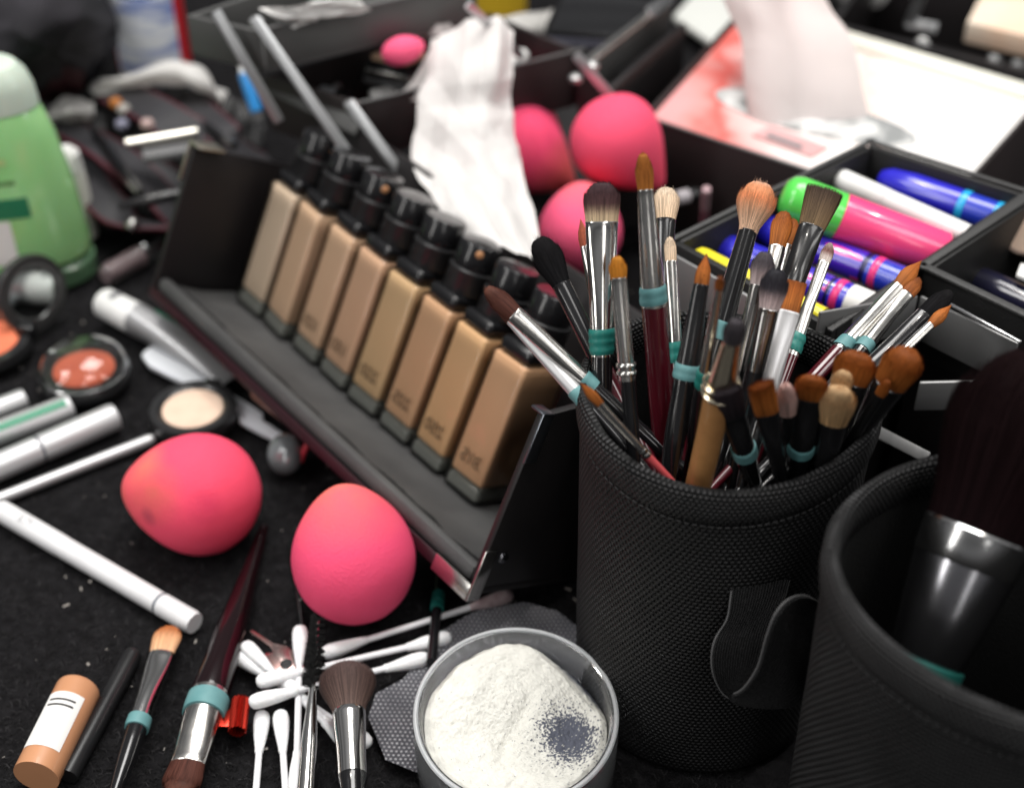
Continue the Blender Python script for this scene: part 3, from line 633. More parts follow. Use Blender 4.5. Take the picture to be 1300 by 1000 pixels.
# ------------------------------------------------------------------ the big powder brush in the second cup
FER['dark_chrome'] = M('dark_chrome', (.34,.34,.36), .22, 1, bump=(60,.1,.0008))
def big_brush():
    L3 = gz(1170, 850, .100); T3 = gd(1338, 440, depth(L3)-.004); ax = (T3-L3).normalized()
    E3 = L3-ax*.024; X = frame(E3, ax, CAM-T3); tot = (T3-E3).length
    t = thing('powder_brush', 'huge dark burgundy black powder brush with chrome band standing in the nearest cup', 'make-up brush', X)
    def S(p): return min(range(1601), key=lambda k: (lambda uv: (uv[0]-p[0])**2+(uv[1]-p[1])**2)(proj(E3+ax*(tot*k/1600))))*tot/1600
    sh = S((1252,682)); sb = S((1238,722)); s0 = S((1184,835)); r0 = px2m(136, E3+ax*sh)/2
    st = [(0, (.005,.002,.0025)), (.5, (.007,.003,.0035)), (1, (.010,.0045,.005))]
    hair_head(sh-.001, tot-sh, r0*1.36, r0*1.2, .70, 'dome', st, n=4200, fray=.06, seed=77, wd=.00014).build('bristles', dark_hair, t, X, smooth=0)
    loft(MB(), [(sb, r0*.955, r0*.955), (sb+.0005, r0*.985, r0*.985), (sh-.0005, r0, r0), (sh+.0003, r0*1.015, r0*1.015), (sh+.0010, r0*.98, r0*.98)], 64).build('band', M('band_chrome', (.6,.6,.6), .2, 1, bump=(80,.08,.0006)), t, X)
    loft(MB(), [(s0-.001, r0*.66, r0*.66), (s0, r0*.70, r0*.70), (s0+(sb-s0)*.5, r0*.84, r0*.84), (sb+.0002, r0*.955, r0*.955)], 64).build('ferrule', FER['dark_chrome'], t, X)
    loft(MB(), [(.0, r0*.3, r0*.3), (s0-.004, r0*.66, r0*.66), (s0-.0012, r0*.68, r0*.68)], 48).build('handle', HND['black'], t, X)
    loft(MB(), [(s0-.0065, r0*.66, r0*.66), (s0-.006, r0*.74, r0*.74), (s0-.001, r0*.745, r0*.745), (s0-.0006, r0*.69, r0*.69)], 48).build('tape_band', M('shaded_teal_tape', (.008,.085,.072), .5), t, X)  # teal darkened in its colour for the shade inside the cup
big_brush()
# ------------------------------------------------------------------ rods, tubes and pencils lying about
def rodX(p0, p1, z0, z1=None):
    a = gz(*p0, z0); b = gz(*p1, z0 if z1 is None else z1); return frame(a, b-a, (0, 0, 1)), (b-a).length, a, b
def rod(name, label, cat, p0, p1, w, parts, z=None, z1=None, group=None, seg=36, texts=()):
    """parts = [(part name, material, [(t along, radius factor)...])]; w = width in pixels at the middle"""
    r = .004
    for _ in range(3):
        mid = gz((p0[0]+p1[0])/2, (p0[1]+p1[1])/2, r if z is None else z); r = px2m(w, mid)/2
    z0 = r-.0006 if z is None else z
    X, L, a, b = rodX(p0, p1, z0, z1)
    t = thing(name, label, cat, X, group)
    for (pn_, m, prof) in parts:
        MB().lathe([(max(r*f, 0), L*q) for q, f in prof], seg).build(pn_, m, t, X)
    for (txt, size, q, m, roll) in texts:
        tx = text_mb(txt, size, Matrix.Rotation(PI/2, 4, 'Z')); wrap_text(tx, r+.0001, L*q); tx.build('printed_text', m, t, X @ Matrix.Rotation(roll, 4, 'Z'))
    return t, X, L, r
def cyl(a, b, f=1.0, c=.03): return [(a, f*.9), (a+.004, f), (b-.004, f), (b, f*.9)]
wp = M('white_lacquer', (.76,.76,.77), .3, var=(70, (.66,.66,.67)), bump=(150,.08,.0004))
rod('white_pencil', 'white eyeliner pencil with a grey ring near its capped end lying alone on the towel', 'pencil', (-2,646), (247,791), 29,
    [('barrel', wp, [(0,.75), (.012,.95), (.03,1), (.34,1.0), (.345,.97), (.835,.97)]), ('ring', M('ring_grey', (.14,.16,.19), .4), [(.834,.90), (.847,.90)]), ('cap', wp, [(.846,.96), (.85,1), (.985,1), (1,.92)])],
    texts=[('5.7F', .0042, .17, print_grey, .25)])
greenst = M('green_print', (.02,.22,.12), .35)
for (lab, p0, p1, w, ring) in (('shortest silver tube cut off by the left edge above the other two', (-110,560), (32,506), 28, None), ('middle silver tube with a green stripe at the left edge', (-130,600), (90,516), 34, None), ('longest silver tube with a dark seam ring at the left edge', (-140,652), (147,528), 37, .65)):
    parts = [('cap', satin, [(.0,.9), (.01,1), (.985,1), (1,.93)])]
    if ring: parts = [('body', satin, [(0,.9), (.01,.98), (ring-.01,.98)]), ('seam', M('seam_dark', (.1,.1,.13), .3), [(ring-.012,.92), (ring+.004,.92)]), ('cap', satin, [(ring+.002,.97), (ring+.008,1), (.985,1), (1,.93)])]
    t, X, L, r = rod('silver_tube', lab, 'cosmetic tube', p0, p1, w, parts, group='silver tubes at the left edge')
    if 'green' in lab or ring:
        mb = MB(); rows = []
        a0, a1, e = (.15, .75, .97) if not ring else (-1.5, -1.0, .6)
        for k in range(2): rows.append([((r+.0002)*math.cos(PI/2+a0+(a1-a0)*i/8), (r+.0002)*math.sin(PI/2+a0+(a1-a0)*i/8), L*(.3+(e-.3)*k)) for i in range(9)])
        mb.grid(rows).build('green_stripe', greenst, t, X)
rod('silver_pencil', 'slim silver eye pencil with a small dark tip below the silver tubes', 'pencil', (-60,656), (206,552), 15, [('barrel', satin, [(0,1), (.93,1), (.955,.8)]), ('tip', M('kohl', (.03,.03,.03), .6), [(.955,.78), (1,.25)])])
rod('black_pencil', 'matt black pencil lying between the tan stick and the concealer brush', 'pencil', (170,828), (86,985), 25, [('barrel', black_plastic, [(0,.8), (.012,.97), (.03,1), (1,1)])])
skin = M('tan_plastic', (.56,.27,.14), .4, coat=.2, var=(60, (.50,.24,.12)))
t, X, L, r = rod('concealer_stick', 'tan capped concealer stick with a white printed label at the lower left', 'cosmetic tube', (101,872), (46,985), 58, [('cap', skin, [(0,.86), (.02,.96), (.05,1), (1,1)])])
mb = MB(); rows = []
for k in range(2): rows.append([((r+.00015)*math.cos(PI/2+q), (r+.00015)*math.sin(PI/2+q), L*(.22+.6*k)) for q in [(-.9+1.8*i/12) for i in range(13)]])
mb.grid(rows).build('label', paper, t, X)
for q, s in ((.30, '-----'), (.36, '-----')):
    mb = MB(); mb.grid([[((r+.0003)*math.cos(PI/2+a), (r+.0003)*math.sin(PI/2+a), L*(q+.02*k)) for a in [(-.6+1.2*i/8) for i in range(9)]] for k in range(2)]); mb.build('printed_line', print_black, t, X)
rod('thin_black_stick', 'thin black stick lying against the front egg sponge', 'applicator', (369,688), (386,812), 7, [('stick', black_gloss, cyl(0, 1))])
# shadow-black handled brush lying left of the front sponge, head towards the camera
def lying_brush(label, tail, fe, hb, tip, z, ws, style, stops, fer, hnd, tape=None, n=700, flat=.5, fray=.06, bulge=1.0, group='brushes lying on the towel'):
    wl, wf1, wf0, wh = ws
    a = gz(*tail, z[0]); b = gz(*tip, z[1]); ax = (b-a).normalized(); X = frame(a, ax, (0, 0, 1)); tot = (b-a).length
    def S(p):
        best = None
        for k in range(801):
            q = a+ax*(tot*k/800); u, v = proj(q); dd = (u-p[0])**2+(v-p[1])**2
            if best is None or dd < best[0]: best = (dd, tot*k/800)
        return best[1]
    t = thing('makeup_brush', label, 'make-up brush', X, group); W = lambda w, s: px2m(w, a+ax*s)/2
    sh, sf = S(hb), S(fe); rw, r0, r1 = W(wh, (sh+tot)/2), W(wf0, sh), W(wf1, sf)
    hair_head(sh-.001, tot-sh+.001, rw, rw*flat, r0*.95/rw, style, stops, n=n, fray=fray, seed=int(tip[0])).build('bristles', hair_m, t, X, smooth=0)
    secs = [(sf+(sh-sf)*k/14, r1+(r0-r1)*sstep(.2, 1, k/14), (r1+(r0-r1)*sstep(.2, 1, k/14))*(1+(flat*1.05-1)*sstep(.2, .95, k/14))) for k in range(15)]
    secs += [(sh+.0003, secs[-1][1]*.95, secs[-1][2]*.95)]
    loft(MB(), secs).build('ferrule', fer, t, X)
    rl = W(wl, sf*.8)
    loft(MB(), [(0, rl*.22, rl*.22), (.0008, rl*.33, rl*.33)]+[(sf*q, rl*(.36+.64*sstep(0, .85, q)), rl*(.36+.64*sstep(0, .85, q))) for q in (.1, .25, .4, .55, .7, .85)]+[(sf-.001, r1*1.01, r1*1.01), (sf+.0004, r1*.97, r1*.97)]).build('handle', hnd, t, X)
    if tape:
        p, q = sorted((S(tape[0]), S(tape[1]))); loft(MB(), [(p, r1*.95, r1*.95), (p+.0002, r1+.0005, r1+.0005), ((p+q)/2, r1+.0006, r1+.0006), (q-.0002, r1+.0005, r1+.0005), (q, r1*.95, r1*.95)]).build('tape_band', teal if tape[2] == 't' else aqua, t, X)
    return t
lying_brush('burgundy black brush with thick tapered handle and aqua ring left of the front sponge', (336,668), (262,880), (236,968), (225,1010), (.004,.0085), (44,50,46,50), 'flat', BRN, silver, M('burgundy_black', (.009,.003,.004), .16, coat=.35), ((258,884),(251,906),'a'))
lying_brush('flat concealer brush with peach bristles at its rounded tip and a silver ferrule', (128,1060), (165,920), (203,828), (217,794), (.006,.006), (26,27,32,36), 'flat', [(0,(.70,.42,.25)),(.5,(.70,.38,.2)),(.85,(.55,.17,.05))], chrome, HND['black'], ((170,908),(163,922),'a'), n=900, flat=.4, fray=.03)
lying_brush('short fluffy dark brown brush lying beside the powder jar', (452,1080), (448,985), (442,903), (440,842), (.016,.022), (34,38,42,72), 'dome', [(0,(.10,.065,.055)),(.6,(.075,.045,.04)),(1,(.11,.075,.07))], chrome, HND['black'], n=2600, flat=.8, fray=.06)
# eyelash spoolie
a = gz(388, 1010, .013); b = gz(403, 783, .020); ax = (b-a).normalized(); X = frame(a, ax, (0, 0, 1)); Lh = (b-a).length
t = thing('spoolie_brush', 'twisted black lash spoolie with a silver stem standing out over the cotton swabs', 'make-up brush', X)
S_ = lambda py: min(range(401), key=lambda k: abs(proj(a+ax*(Lh*k/400))[1]-py))/400*Lh
s0, s1 = S_(872), Lh
MB().lathe([(.0028, 0), (.0026, s0*.45), (.0018, s0*.8), (.0011, s0), (.0008, s0+.002), (.0008, s1-.001)], 20).build('stem', chrome, t, X)
mb = MB(); mb.col = []; rg = random.Random(5); NB = 1800
for k in range(NB):
    q = k/NB; z = s0+(s1-s0)*q; ang = q*5.2*2*PI+(PI if k % 2 else 0)+rg.gauss(0, .10); r = (.0042*(1-q*.42) if q > .12 else .0042*(.75+2*q))*rg.uniform(.88, 1.05)
    dr = Vector((math.cos(ang), math.sin(ang), .18)).normalized(); sd = Vector((0, 0, 1)).cross(dr).normalized()*.00016; p = Vector((0, 0, z)); e = p+dr*r
    c = rg.uniform(.012, .06); mb.add([p-sd, p+sd, e+sd*.6, e-sd*.6], [(0, 1, 2, 3)], col=(c, c, c, 1))
mb.build('bristles', hair_m, t, X, smooth=0)

# ------------------------------------------------------------------ cotton swabs
cot = M('cotton', (.84,.84,.85), .9, bump=(900,.5,.0006), sss=.08); stk = M('swab_stick', (.80,.80,.82), .5)
def swab(label, p0, p1, z0, z1, used=False, w=22):
    X, L, a, b = rodX(p0, p1, z0, z1); t = thing('cotton_swab', label, 'cotton swab', X, 'cotton swabs')
    MB().lathe([(.0011, .006), (.0011, L-.006)], 16).build('stick', stk, t, X)
    R = .0027
    for k, s in enumerate((0, 1)):
        pr = [(0, 0), (R*.5, .0003), (R*.85, .0012), (R, .0030), (R*.97, .006), (R*.80, .0105), (R*.58, .0145), (.0014, .0165), (.001, .0168)]
        Xl = Matrix.Identity(4) if s == 0 else Matrix.Translation((0, 0, L)) @ Matrix.Rotation(PI, 4, 'X')
        mb = MB().lathe(pr, 24, Xl, close=False); mb.v = [tuple(Vector(v)*(1)+Vector((1, 1, 0))*.00018*noise.noise(Vector(v)*700+Vector((p0[0], 0, 0)))) for v in mb.v]
        rf = random.Random(int(p0[0])+k)
        for q in range(140):
            zq = rf.uniform(.0004, .012); rr = R*(.6+.4*min(1, zq/.003)) if zq < .006 else R*(1-.42*(zq-.006)/.0085); an = rf.random()*6.28; p = Vector((rr*math.cos(an), rr*math.sin(an), zq)); dq = Vector((math.cos(an)+rf.gauss(0, .8), math.sin(an)+rf.gauss(0, .8), rf.gauss(0, .8))).normalized()*rf.uniform(.0003, .0009); sd = Vector((-math.sin(an), math.cos(an), 0))*.00003
            mb.add([p-sd, p+sd, p+dq+sd*.4, p+dq-sd*.4], [(0, 1, 2, 3)], 0, Xl)
        mb.build('cotton_tip', M('used_cotton', (.30,.22,.23), .9, var=(300, (.5,.42,.42)), bump=(900,.5,.0006)) if used and s else cot, t, X, smooth=70)
swab('cotton swab with a used greyish pink tip reaching under the case corner', (408,830), (651,754), .004, .004, True)
swab('cotton swab lying right under the fluffy brown brush towards the jar', (325,866), (573,808), .010, .003)
swab('lowest of the cotton swabs pointing right, its far tip beside the jar', (316,892), (545,834), .011, .003)
swab('cotton swab with its tip furthest left, beside the thick brush handle', (296,828), (470,945), .004, .004)
swab('cotton swab close above the leftmost one with its tip by the metal clip', (309,817), (452,955), .0065, .005)
swab('upright cotton swab standing straight left of the lash spoolie', (381,795), (376,1010), .008, .006)
swab('cotton swab running down out of view under the crossed swabs', (333,903), (318,1090), .004, .004)
swab('right one of the two swabs running down under the crossed swabs', (356,902), (368,1090), .005, .004)
swab('cotton swab slanting down right between the spoolie and the brown brush', (350,852), (452,950), .007, .004)

# ------------------------------------------------------------------ small metal and plastic bits
c = gz(345, 830, .0045); X = flatframe(c, gz(378, 853, .004)-gz(312, 803, .004)); t = thing('metal_clip', 'small metal hair clip with a round hole lying under the cotton swabs', 'clip', X)
s = (gz(378, 853, .004)-gz(312, 803, .004)).length
pol = [(-.5,.10), (-.12,.13), (.05,.21), (.38,.20), (.5,.1), (.5,-.1), (.38,-.2), (.0,-.2), (-.06,-.05), (-.0,.02), (-.1,.06), (-.5,.05)]
clipm = M('clip_metal', (.60,.48,.45), .22, 1, var=(120, (.62,.33,.30)))  # pinkish tint and blotches paint reflections into the metal
MB().prism([(x*s, y*s) for x, y in pol], -.0006, .0006, bev=.0002).build('jaw', clipm, t, X)
MB().box((-.48*s, -.14*s, -.0004), (.02*s, -.09*s, .0008), .0002).build('prong', clipm, t, X)
MB().lathe([(.0020, .0007), (.0021, .0009), (.0016, .0011), (.0012, .0009)], 24, T(.28*s, 0, 0), close=False).build('hole_rim', M('hole_dark', (.02,.02,.02), .5), t, X)
MB().lathe([(.0015, .0008), (0, .0008)], 24, T(.28*s, 0, 0), close=False).build('hole', black_matte, t, X)
redm = M('red_foil', (.40,.025,.014), .25, .85, bump=(500,.2,.0004), streak=(1,1,.1))
X, L, a, b = rodX((306,888), (301,928), .007); t = thing('red_clip', 'ribbed red metallic clip beside the aqua ring of the thick brush', 'clip', X)
mb = MB(); prof = []
rows = [[((.0027+.00035*math.cos(i*PI))*math.cos(2*PI*i/28), (.0027+.00035*math.cos(i*PI))*math.sin(2*PI*i/28), z*L) for i in range(28)] for z in (0, 1)]
mb.grid(rows, closed=True); mb.f.append(tuple(range(27, -1, -1))); mb.mi.append(0); mb.build('barrel', redm, t, X, smooth=20)
inv = X.inverted(); mb = MB(); q = [inv @ gz(*p, .003) for p in ((301,893),(281,906),(270,924),(298,922))]; q2 = [inv @ gz(*p, .007) for p in ((300,892),(285,905),(275,922),(298,922))]
mb.hexa(q[::-1], q2[::-1], .0004); mb.build('wing', redm, t, X)
X, L, a, b = rodX((548,840), (557,752), .006, .004)
t = thing('green_tipped_stick', 'thin black brush handle with a green rubber end standing between swabs and jar', 'applicator', X)
b2 = gz(562, 700, .004); X = frame(a, b2-a, (0, 0, 1)); t.matrix_world = X; L2 = (b2-a).length; r = .0019
MB().lathe([(r, 0), (r, L2*.55), (r*.9, L2)], 20).build('stick', black_gloss, t, X)
qa, qb = L2*.45, L2*.60; MB().lathe([(r*.9, qa), (r*1.28, qa+.0002), (r*1.28, qa+.0028), (r*1.12, qa+.003), (r*1.12, qa+.0034), (r*1.3, qa+.0036), (r*1.2, qb), (r*.8, qb+.0006)], 20).build('rubber_end', teal, t, X)
# white spatula
cc = gz(268, 498, .003); pl = [(180,453),(186,446),(200,439),(216,439),(229,450),(238,464),(270,485),(286,496),(305,508),(323,519),(334,527),(334,536),(343,541),(354,549),(366,556),(362,561),(355,562),(330,550),(304,537),(304,527),(291,511),(262,498),(235,488),(211,477),(189,466)]
Xs = T(*cc); w_ = [gz(*p, .003)-cc for p in pl]
o = MB().prism([(p.x, p.y) for p in w_][::-1], -.0012, .0012, bev=.0005).build('spatula', M('spatula_white', (.66,.68,.72), .35), None, Xs); tag(o, 'flat white plastic spatula lying under the cream compact', 'spatula')
# glossy clear bulb with a red stick
X = T(*gz(362, 577, .0075)); t = thing('clear_bulb', 'glossy clear plastic bulb with a short red stick under the case edge', 'dropper bulb', X)
MB().lathe([(0, -.0075), (.004, -.0063), (.0068, -.003), (.0075, 0), (.0066, .0038), (.0040, .0064), (0, .0075)], 32, Matrix.Rotation(.5, 4, 'X') @ Matrix.Diagonal((1, 1.15, .95, 1)), close=False).build('bulb', M('bulb_plastic', (.22,.24,.25), .04, .3, coat=1, spec=.9), t, X)
i_ = X.inverted(); MB().tube([i_ @ gz(381, 586, .006), i_ @ gz(389, 566, .012), i_ @ gz(395, 555, .014)], .0012, 10).build('stick', M('red_stick', (.5,.03,.05), .3), t, X)
X, L, a, b = rodX((326,497), (388,545), .012); t = thing('lip_gloss', 'slim copper pink gloss tube tucked under the front edge of the case', 'cosmetic tube', X)
MB().lathe([(.0030, 0), (.0034, .001), (.0034, L*.8)], 24).build('tube', M('copper_pink', (.55,.26,.19), .28, .6), t, X); MB().lathe([(.0034, L*.8+.0002), (.0035, L*.82), (.0035, L*.985), (.003, L)], 24).build('cap', M('rose_cap', (.45,.24,.26), .25, .5), t, X)
# squeeze tube
X, L, a, b = rodX((131,383), (304,474), .009, .006); t = thing('squeeze_tube', 'silver and green squeeze tube with a white capped end and flat crimp', 'cosmetic tube', X)
rows = []
for k in range(17):
    q = k/16; rx = .0074+.0036*q**2; ry = .0074*(1-q)**.8+.0006; rows.append((L*(.26+.74*q), rx, ry))
loft(MB(), rows).build('tube', M('tube_silver', (.5,.5,.51), .3, .7, bump=(60,.15,.001)), t, X)
loft(MB(), [(L*.0, .0060, .0060), (L*.015, .0069, .0069), (L*.255, .0074, .0074), (L*.262, .007, .007)]).build('cap', M('tube_cap', (.72,.72,.71), .35), t, X)
tx = text_mb('CREME', .004, Matrix.Rotation(-PI/2, 4, 'Z')); 
mb = MB(); mb.grid([[((.0074+.0002)*math.cos(PI/2+q_), (.0074+.0002)*math.sin(PI/2+q_), L*z) for q_ in [(-.5+.8*i/8) for i in range(9)]] for z in (.08, .12)]); mb.build('printed_line', print_grey, t, X)
mb = MB(); rows = []
for k in range(9):
    q = .12+.5*k/8; rx = .0074+.0036*q**2+.0002; ry = .0074*(1-q)**.8+.0008; rows.append([(rx*math.cos(PI/2+g), ry*math.sin(PI/2+g), L*(.26+.74*q)) for g in [(-1.3+.8*i/8) for i in range(9)]])
mb.grid(rows).build('green_print', greenst, t, X)
# clear tube next to the green bottle
rod('clear_tube', 'small clear plastic tube lying behind the squeeze tube cap', 'cosmetic tube', (128,352), (222,302), 30, [('tube', clear, [(0,.6), (.05,.95), (.6,1), (.62,.7), (.98,.7), (1,.6)]), ('gloss', M('mauve_gloss', (.30,.22,.23), .3), [(.08,.55), (.55,.6)])])

# ------------------------------------------------------------------ compacts
def disc(mb, prof, X=None, seg=56, close=True): return mb.lathe(prof, seg, X, close=close)
cxy = gz(245, 520, .008); X = T(cxy.x, cxy.y, 0); R = px2m(55, cxy); t = thing('compact', 'round black compact with a cream powder pan beside the stained sponge', 'compact', X, 'powder compacts')
disc(MB(), [(0,.002), (R*.9,.002), (R*.98,.003), (R,.005), (R,.0085), (R*.97,.0098), (R*.80,.0098), (R*.76,.0090), (R*.72,.0088)], close=False).build('case', M('compact_case', (.018,.018,.019), .3, coat=.3, bump=(80,.05,.0005)), t, X)
disc(MB(), [(R*.715,.0070), (R*.70,.0088), (R*.66,.0091), (R*.3,.0088), (0,.0087)], close=False).build('powder_pan', M('cream_powder', (.72,.54,.42), .85, var=(140, (.66,.48,.37)), bump=(1500,.3,.0003)), t, X)
i_ = X.inverted(); MB().box((-.004, -R-.0025, .003), (.004, -R+.001, .0085), .0008).build('clasp', black_gloss, t, X @ Matrix.Rotation(.35, 4, 'Z'))
MB().box((-.0035, R-.001, .004), (.0035, R+.002, .0098), .0008).build('hinge', silver, t, X @ Matrix.Rotation(-.3, 4, 'Z'))
cxy = gz(107, 470, .008); X = T(cxy.x, cxy.y, 0); R = px2m(57, cxy); t = thing('compact', 'round compact of orange blush under a shiny clear domed lid', 'compact', X, 'powder compacts')
disc(MB(), [(0,.002), (R*.9,.002), (R,.004), (R,.0085), (R*.96,.0095), (R*.85,.0095), (R*.83,.0085), (0,.008)], close=False).build('case', M('compact_case', (.018,.018,.019), .3), t, X)
mb = MB(); disc(mb, [(R*.68,.0082), (R*.67,.0092), (R*.3,.0096), (0,.0097)], close=False).build('powder_pan', M('orange_blush', (.62,.135,.065), .8, var=(90, (.5,.10,.05)), bump=(1200,.3,.0003)), t, X)
dome = [(R*.99*math.cos(q), .0098+.0105*math.sin(q)) for q in [PI/2*k/14 for k in range(15)]]; dome[-1] = (0, .0203)
inner = [(R*.93*math.cos(q), .0098+.0094*math.sin(q)) for q in [PI/2*k/14 for k in range(14, -1, -1)]]; inner[0] = (0, .0192)
disc(MB(), [(R*.93,.0098)]+dome+inner, close=False).build('domed_lid', M('lid_plastic', (.98,.98,.98), .03, trans=1, ior=1.46), t, X)
cxy = gz(-18, 436, .007); X = T(cxy.x, cxy.y, 0); R = px2m(56, cxy); t = thing('compact', 'open compact of coral blush at the left edge with its windowed lid standing up', 'compact', X, 'powder compacts')
disc(MB(), [(0,.002), (R*.9,.002), (R,.004), (R,.0085), (R*.97,.0095), (R*.78,.0095), (R*.76,.0085), (0,.008)], close=False).build('case', M('compact_case', (.018,.018,.019), .3), t, X)
disc(MB(), [(R*.75,.0078), (R*.74,.0092), (R*.3,.0096), (0,.0096)], close=False).build('powder_pan', M('coral_blush', (.78,.20,.10), .8, var=(90, (.68,.16,.08)), bump=(1200,.3,.0003)), t, X)
lc = gy(40, 372, cxy.y+.020); nrm = Vector((.80, -.58, .16)).normalized(); XL = frame(lc, nrm, (0, 0, 1)); RL = px2m(51, lc)
lid = disc(MB(), [(RL*.66,.0008), (RL*.68,.0016), (RL*.80,.002), (RL*.97,.0016), (RL,.0), (RL*.98,-.002), (RL*.9,-.003), (RL*.66,-.003), (RL*.66,.0008)], close=False).build('lid', M('lid_rim', (.035,.034,.034), .3, coat=.5), t, XL)
disc(MB(), [(0,-.0004), (RL*.66,-.0004), (RL*.66,.0005), (0,.0005)], close=False).build('window', M('window_mirror', (.62,.66,.64), .08, 1), lid, XL)
MB().box((-.004, -.003, -.003), (.004, .003, .003), .001).build('hinge', black_gloss, t, T(*(cxy+Vector((R*.85, .006, .003)))))

# ------------------------------------------------------------------ green bottle, white bottle, water bottle
X = T(-.2365, .572, 0); t = thing('green_bottle', 'bottle of clear green gel with a frosted cap standing at the left edge', 'bottle', X)
secs = [(.0125,.0335,.020), (.014,.0362,.0218), (.02,.0372,.0225), (.05,.0348,.0212), (.075,.0312,.019), (.0845,.0285,.0175), (.0885,.0268,.0164)]
gm = M('green_gel', (.33,.70,.26), .16, coat=.8, sss=.5, var=(22, (.42,.74,.37), .3, .8)); loft(MB(), secs, 64).build('gel', gm, t, X)
loft(MB(), [(0,.034,.020), (.0015,.0372,.0222), (.010,.0374,.0225), (.0124,.0335,.020)], 64).build('glass_foot', M('green_glass', (.16,.30,.17), .15, trans=.5), t, X)
loft(MB(), [(.0887,.0255,.0155), (.089,.0272,.0167), (.098,.0266,.0164), (.1045,.0242,.015), (.108,.021,.0125), (.1092,.012,.007)], 64).build('cap', M('frosted_cap', (.60,.70,.60), .4, sss=.2, coat=.3), t, X)
def oval_patch(name, m, z0, z1, a0, a1):
    rows = []
    for k in range(9):
        z = z0+(z1-z0)*k/8
        for (za, xa, ya), (zb, xb, yb) in zip(secs, secs[1:]):
            if za <= z <= zb: q = (z-za)/(zb-za); rx, ry = xa+(xb-xa)*q+.0003, ya+(yb-ya)*q+.0003
        rows.append([(rx*math.cos(a), ry*math.sin(a), z) for a in [a0+(a1-a0)*i/12 for i in range(13)]])
    MB().grid(rows).build(name, m, t, X)
oval_patch('green_emblem', M('deep_green_print', (.02,.19,.09), .4), .042, .052, -1.45, -1.0)
oval_patch('white_label', paper, .018, .041, -1.75, -1.30); oval_patch('printed_line', M('olive_print', (.13,.26,.09), .4), .0585, .0605, -1.7, -1.1); oval_patch('pale_band', M('pale_green_print', (.46,.60,.25), .4), .068, .071, -1.75, -1.15)
X = T(*gz(106, 300, .0)); t = thing('white_bottle', 'slim rounded white bottle standing just behind the green bottle', 'bottle', X)
loft(MB(), [(0,.006,.005), (.001,.0075,.0065), (.03,.0078,.0068), (.036,.0072,.0062), (.037,.006,.005)], 40).build('body', M('offwhite_plastic', (.72,.71,.66), .4), t, X); loft(MB(), [(.0372,.0065,.006), (.038,.0072,.0068), (.047,.0066,.006), (.0495,.004,.0036)], 40).build('cap', white_plastic, t, X)
wb = gz(203, 112, 0); X = T(wb.x, wb.y, 0); t = thing('water_bottle', 'clear water bottle with a red, white and blue label standing at the back left', 'bottle', X)
wm = M('water_label', (.5,.56,.72), .35); nt, = (wm.node_tree,); N, L_, I = nodes(wm)
tc = N.new('ShaderNodeTexCoord'); sp = N.new('ShaderNodeSeparateXYZ'); L_.new(tc.outputs['Object'], sp.inputs[0]); wv = N.new('ShaderNodeTexNoise'); wv.inputs['Scale'].default_value = 60; mp = N.new('ShaderNodeMapping'); mp.inputs['Scale'].default_value = (.5,.5,2.2); L_.new(tc.outputs['Object'], mp.inputs[0]); L_.new(mp.outputs[0], wv.inputs[0])
rp = N.new('ShaderNodeValToRGB'); e = rp.color_ramp.elements; e[0].position = .38; e[0].color = (.22,.30,.62,1); e[1].position = .56; e[1].color = (.85,.88,.94,1); L_.new(wv.outputs[0], rp.inputs[0])
mx = N.new('ShaderNodeMix'); mx.data_type = 'RGBA'; L_.new(rp.outputs[0], mx.inputs['A']); mx.inputs['B'].default_value = (.55,.02,.03,1)
L_.new(math_node(nt, 'GREATER_THAN', math_node(nt, 'ABSOLUTE', math_node(nt, 'SUBTRACT', sp.outputs[0], 0)), .0178), mx.inputs['Factor']); L_.new(mx.outputs['Result'], I['Base Color'])
MB().lathe([(.0195,.014), (.0205,.015), (.0205,.062), (.0195,.063)], 48).build('label', wm, t, X)
MB().lathe([(0,0), (.018,0), (.0205,.003), (.0195,.008), (.0205,.0135), (.0195,.014), (.0195,.063), (.0205,.064), (.019,.078), (.009,.095), (.009,.104)], 48, close=False).build('body', M('water', (.80,.86,.92), .05, trans=.85, ior=1.33), t, X)
MB().lathe([(.0098,.100), (.0102,.101), (.0102,.112), (.0095,.113)], 32).build('cap', M('blue_cap', (.1,.2,.6), .4), t, X)

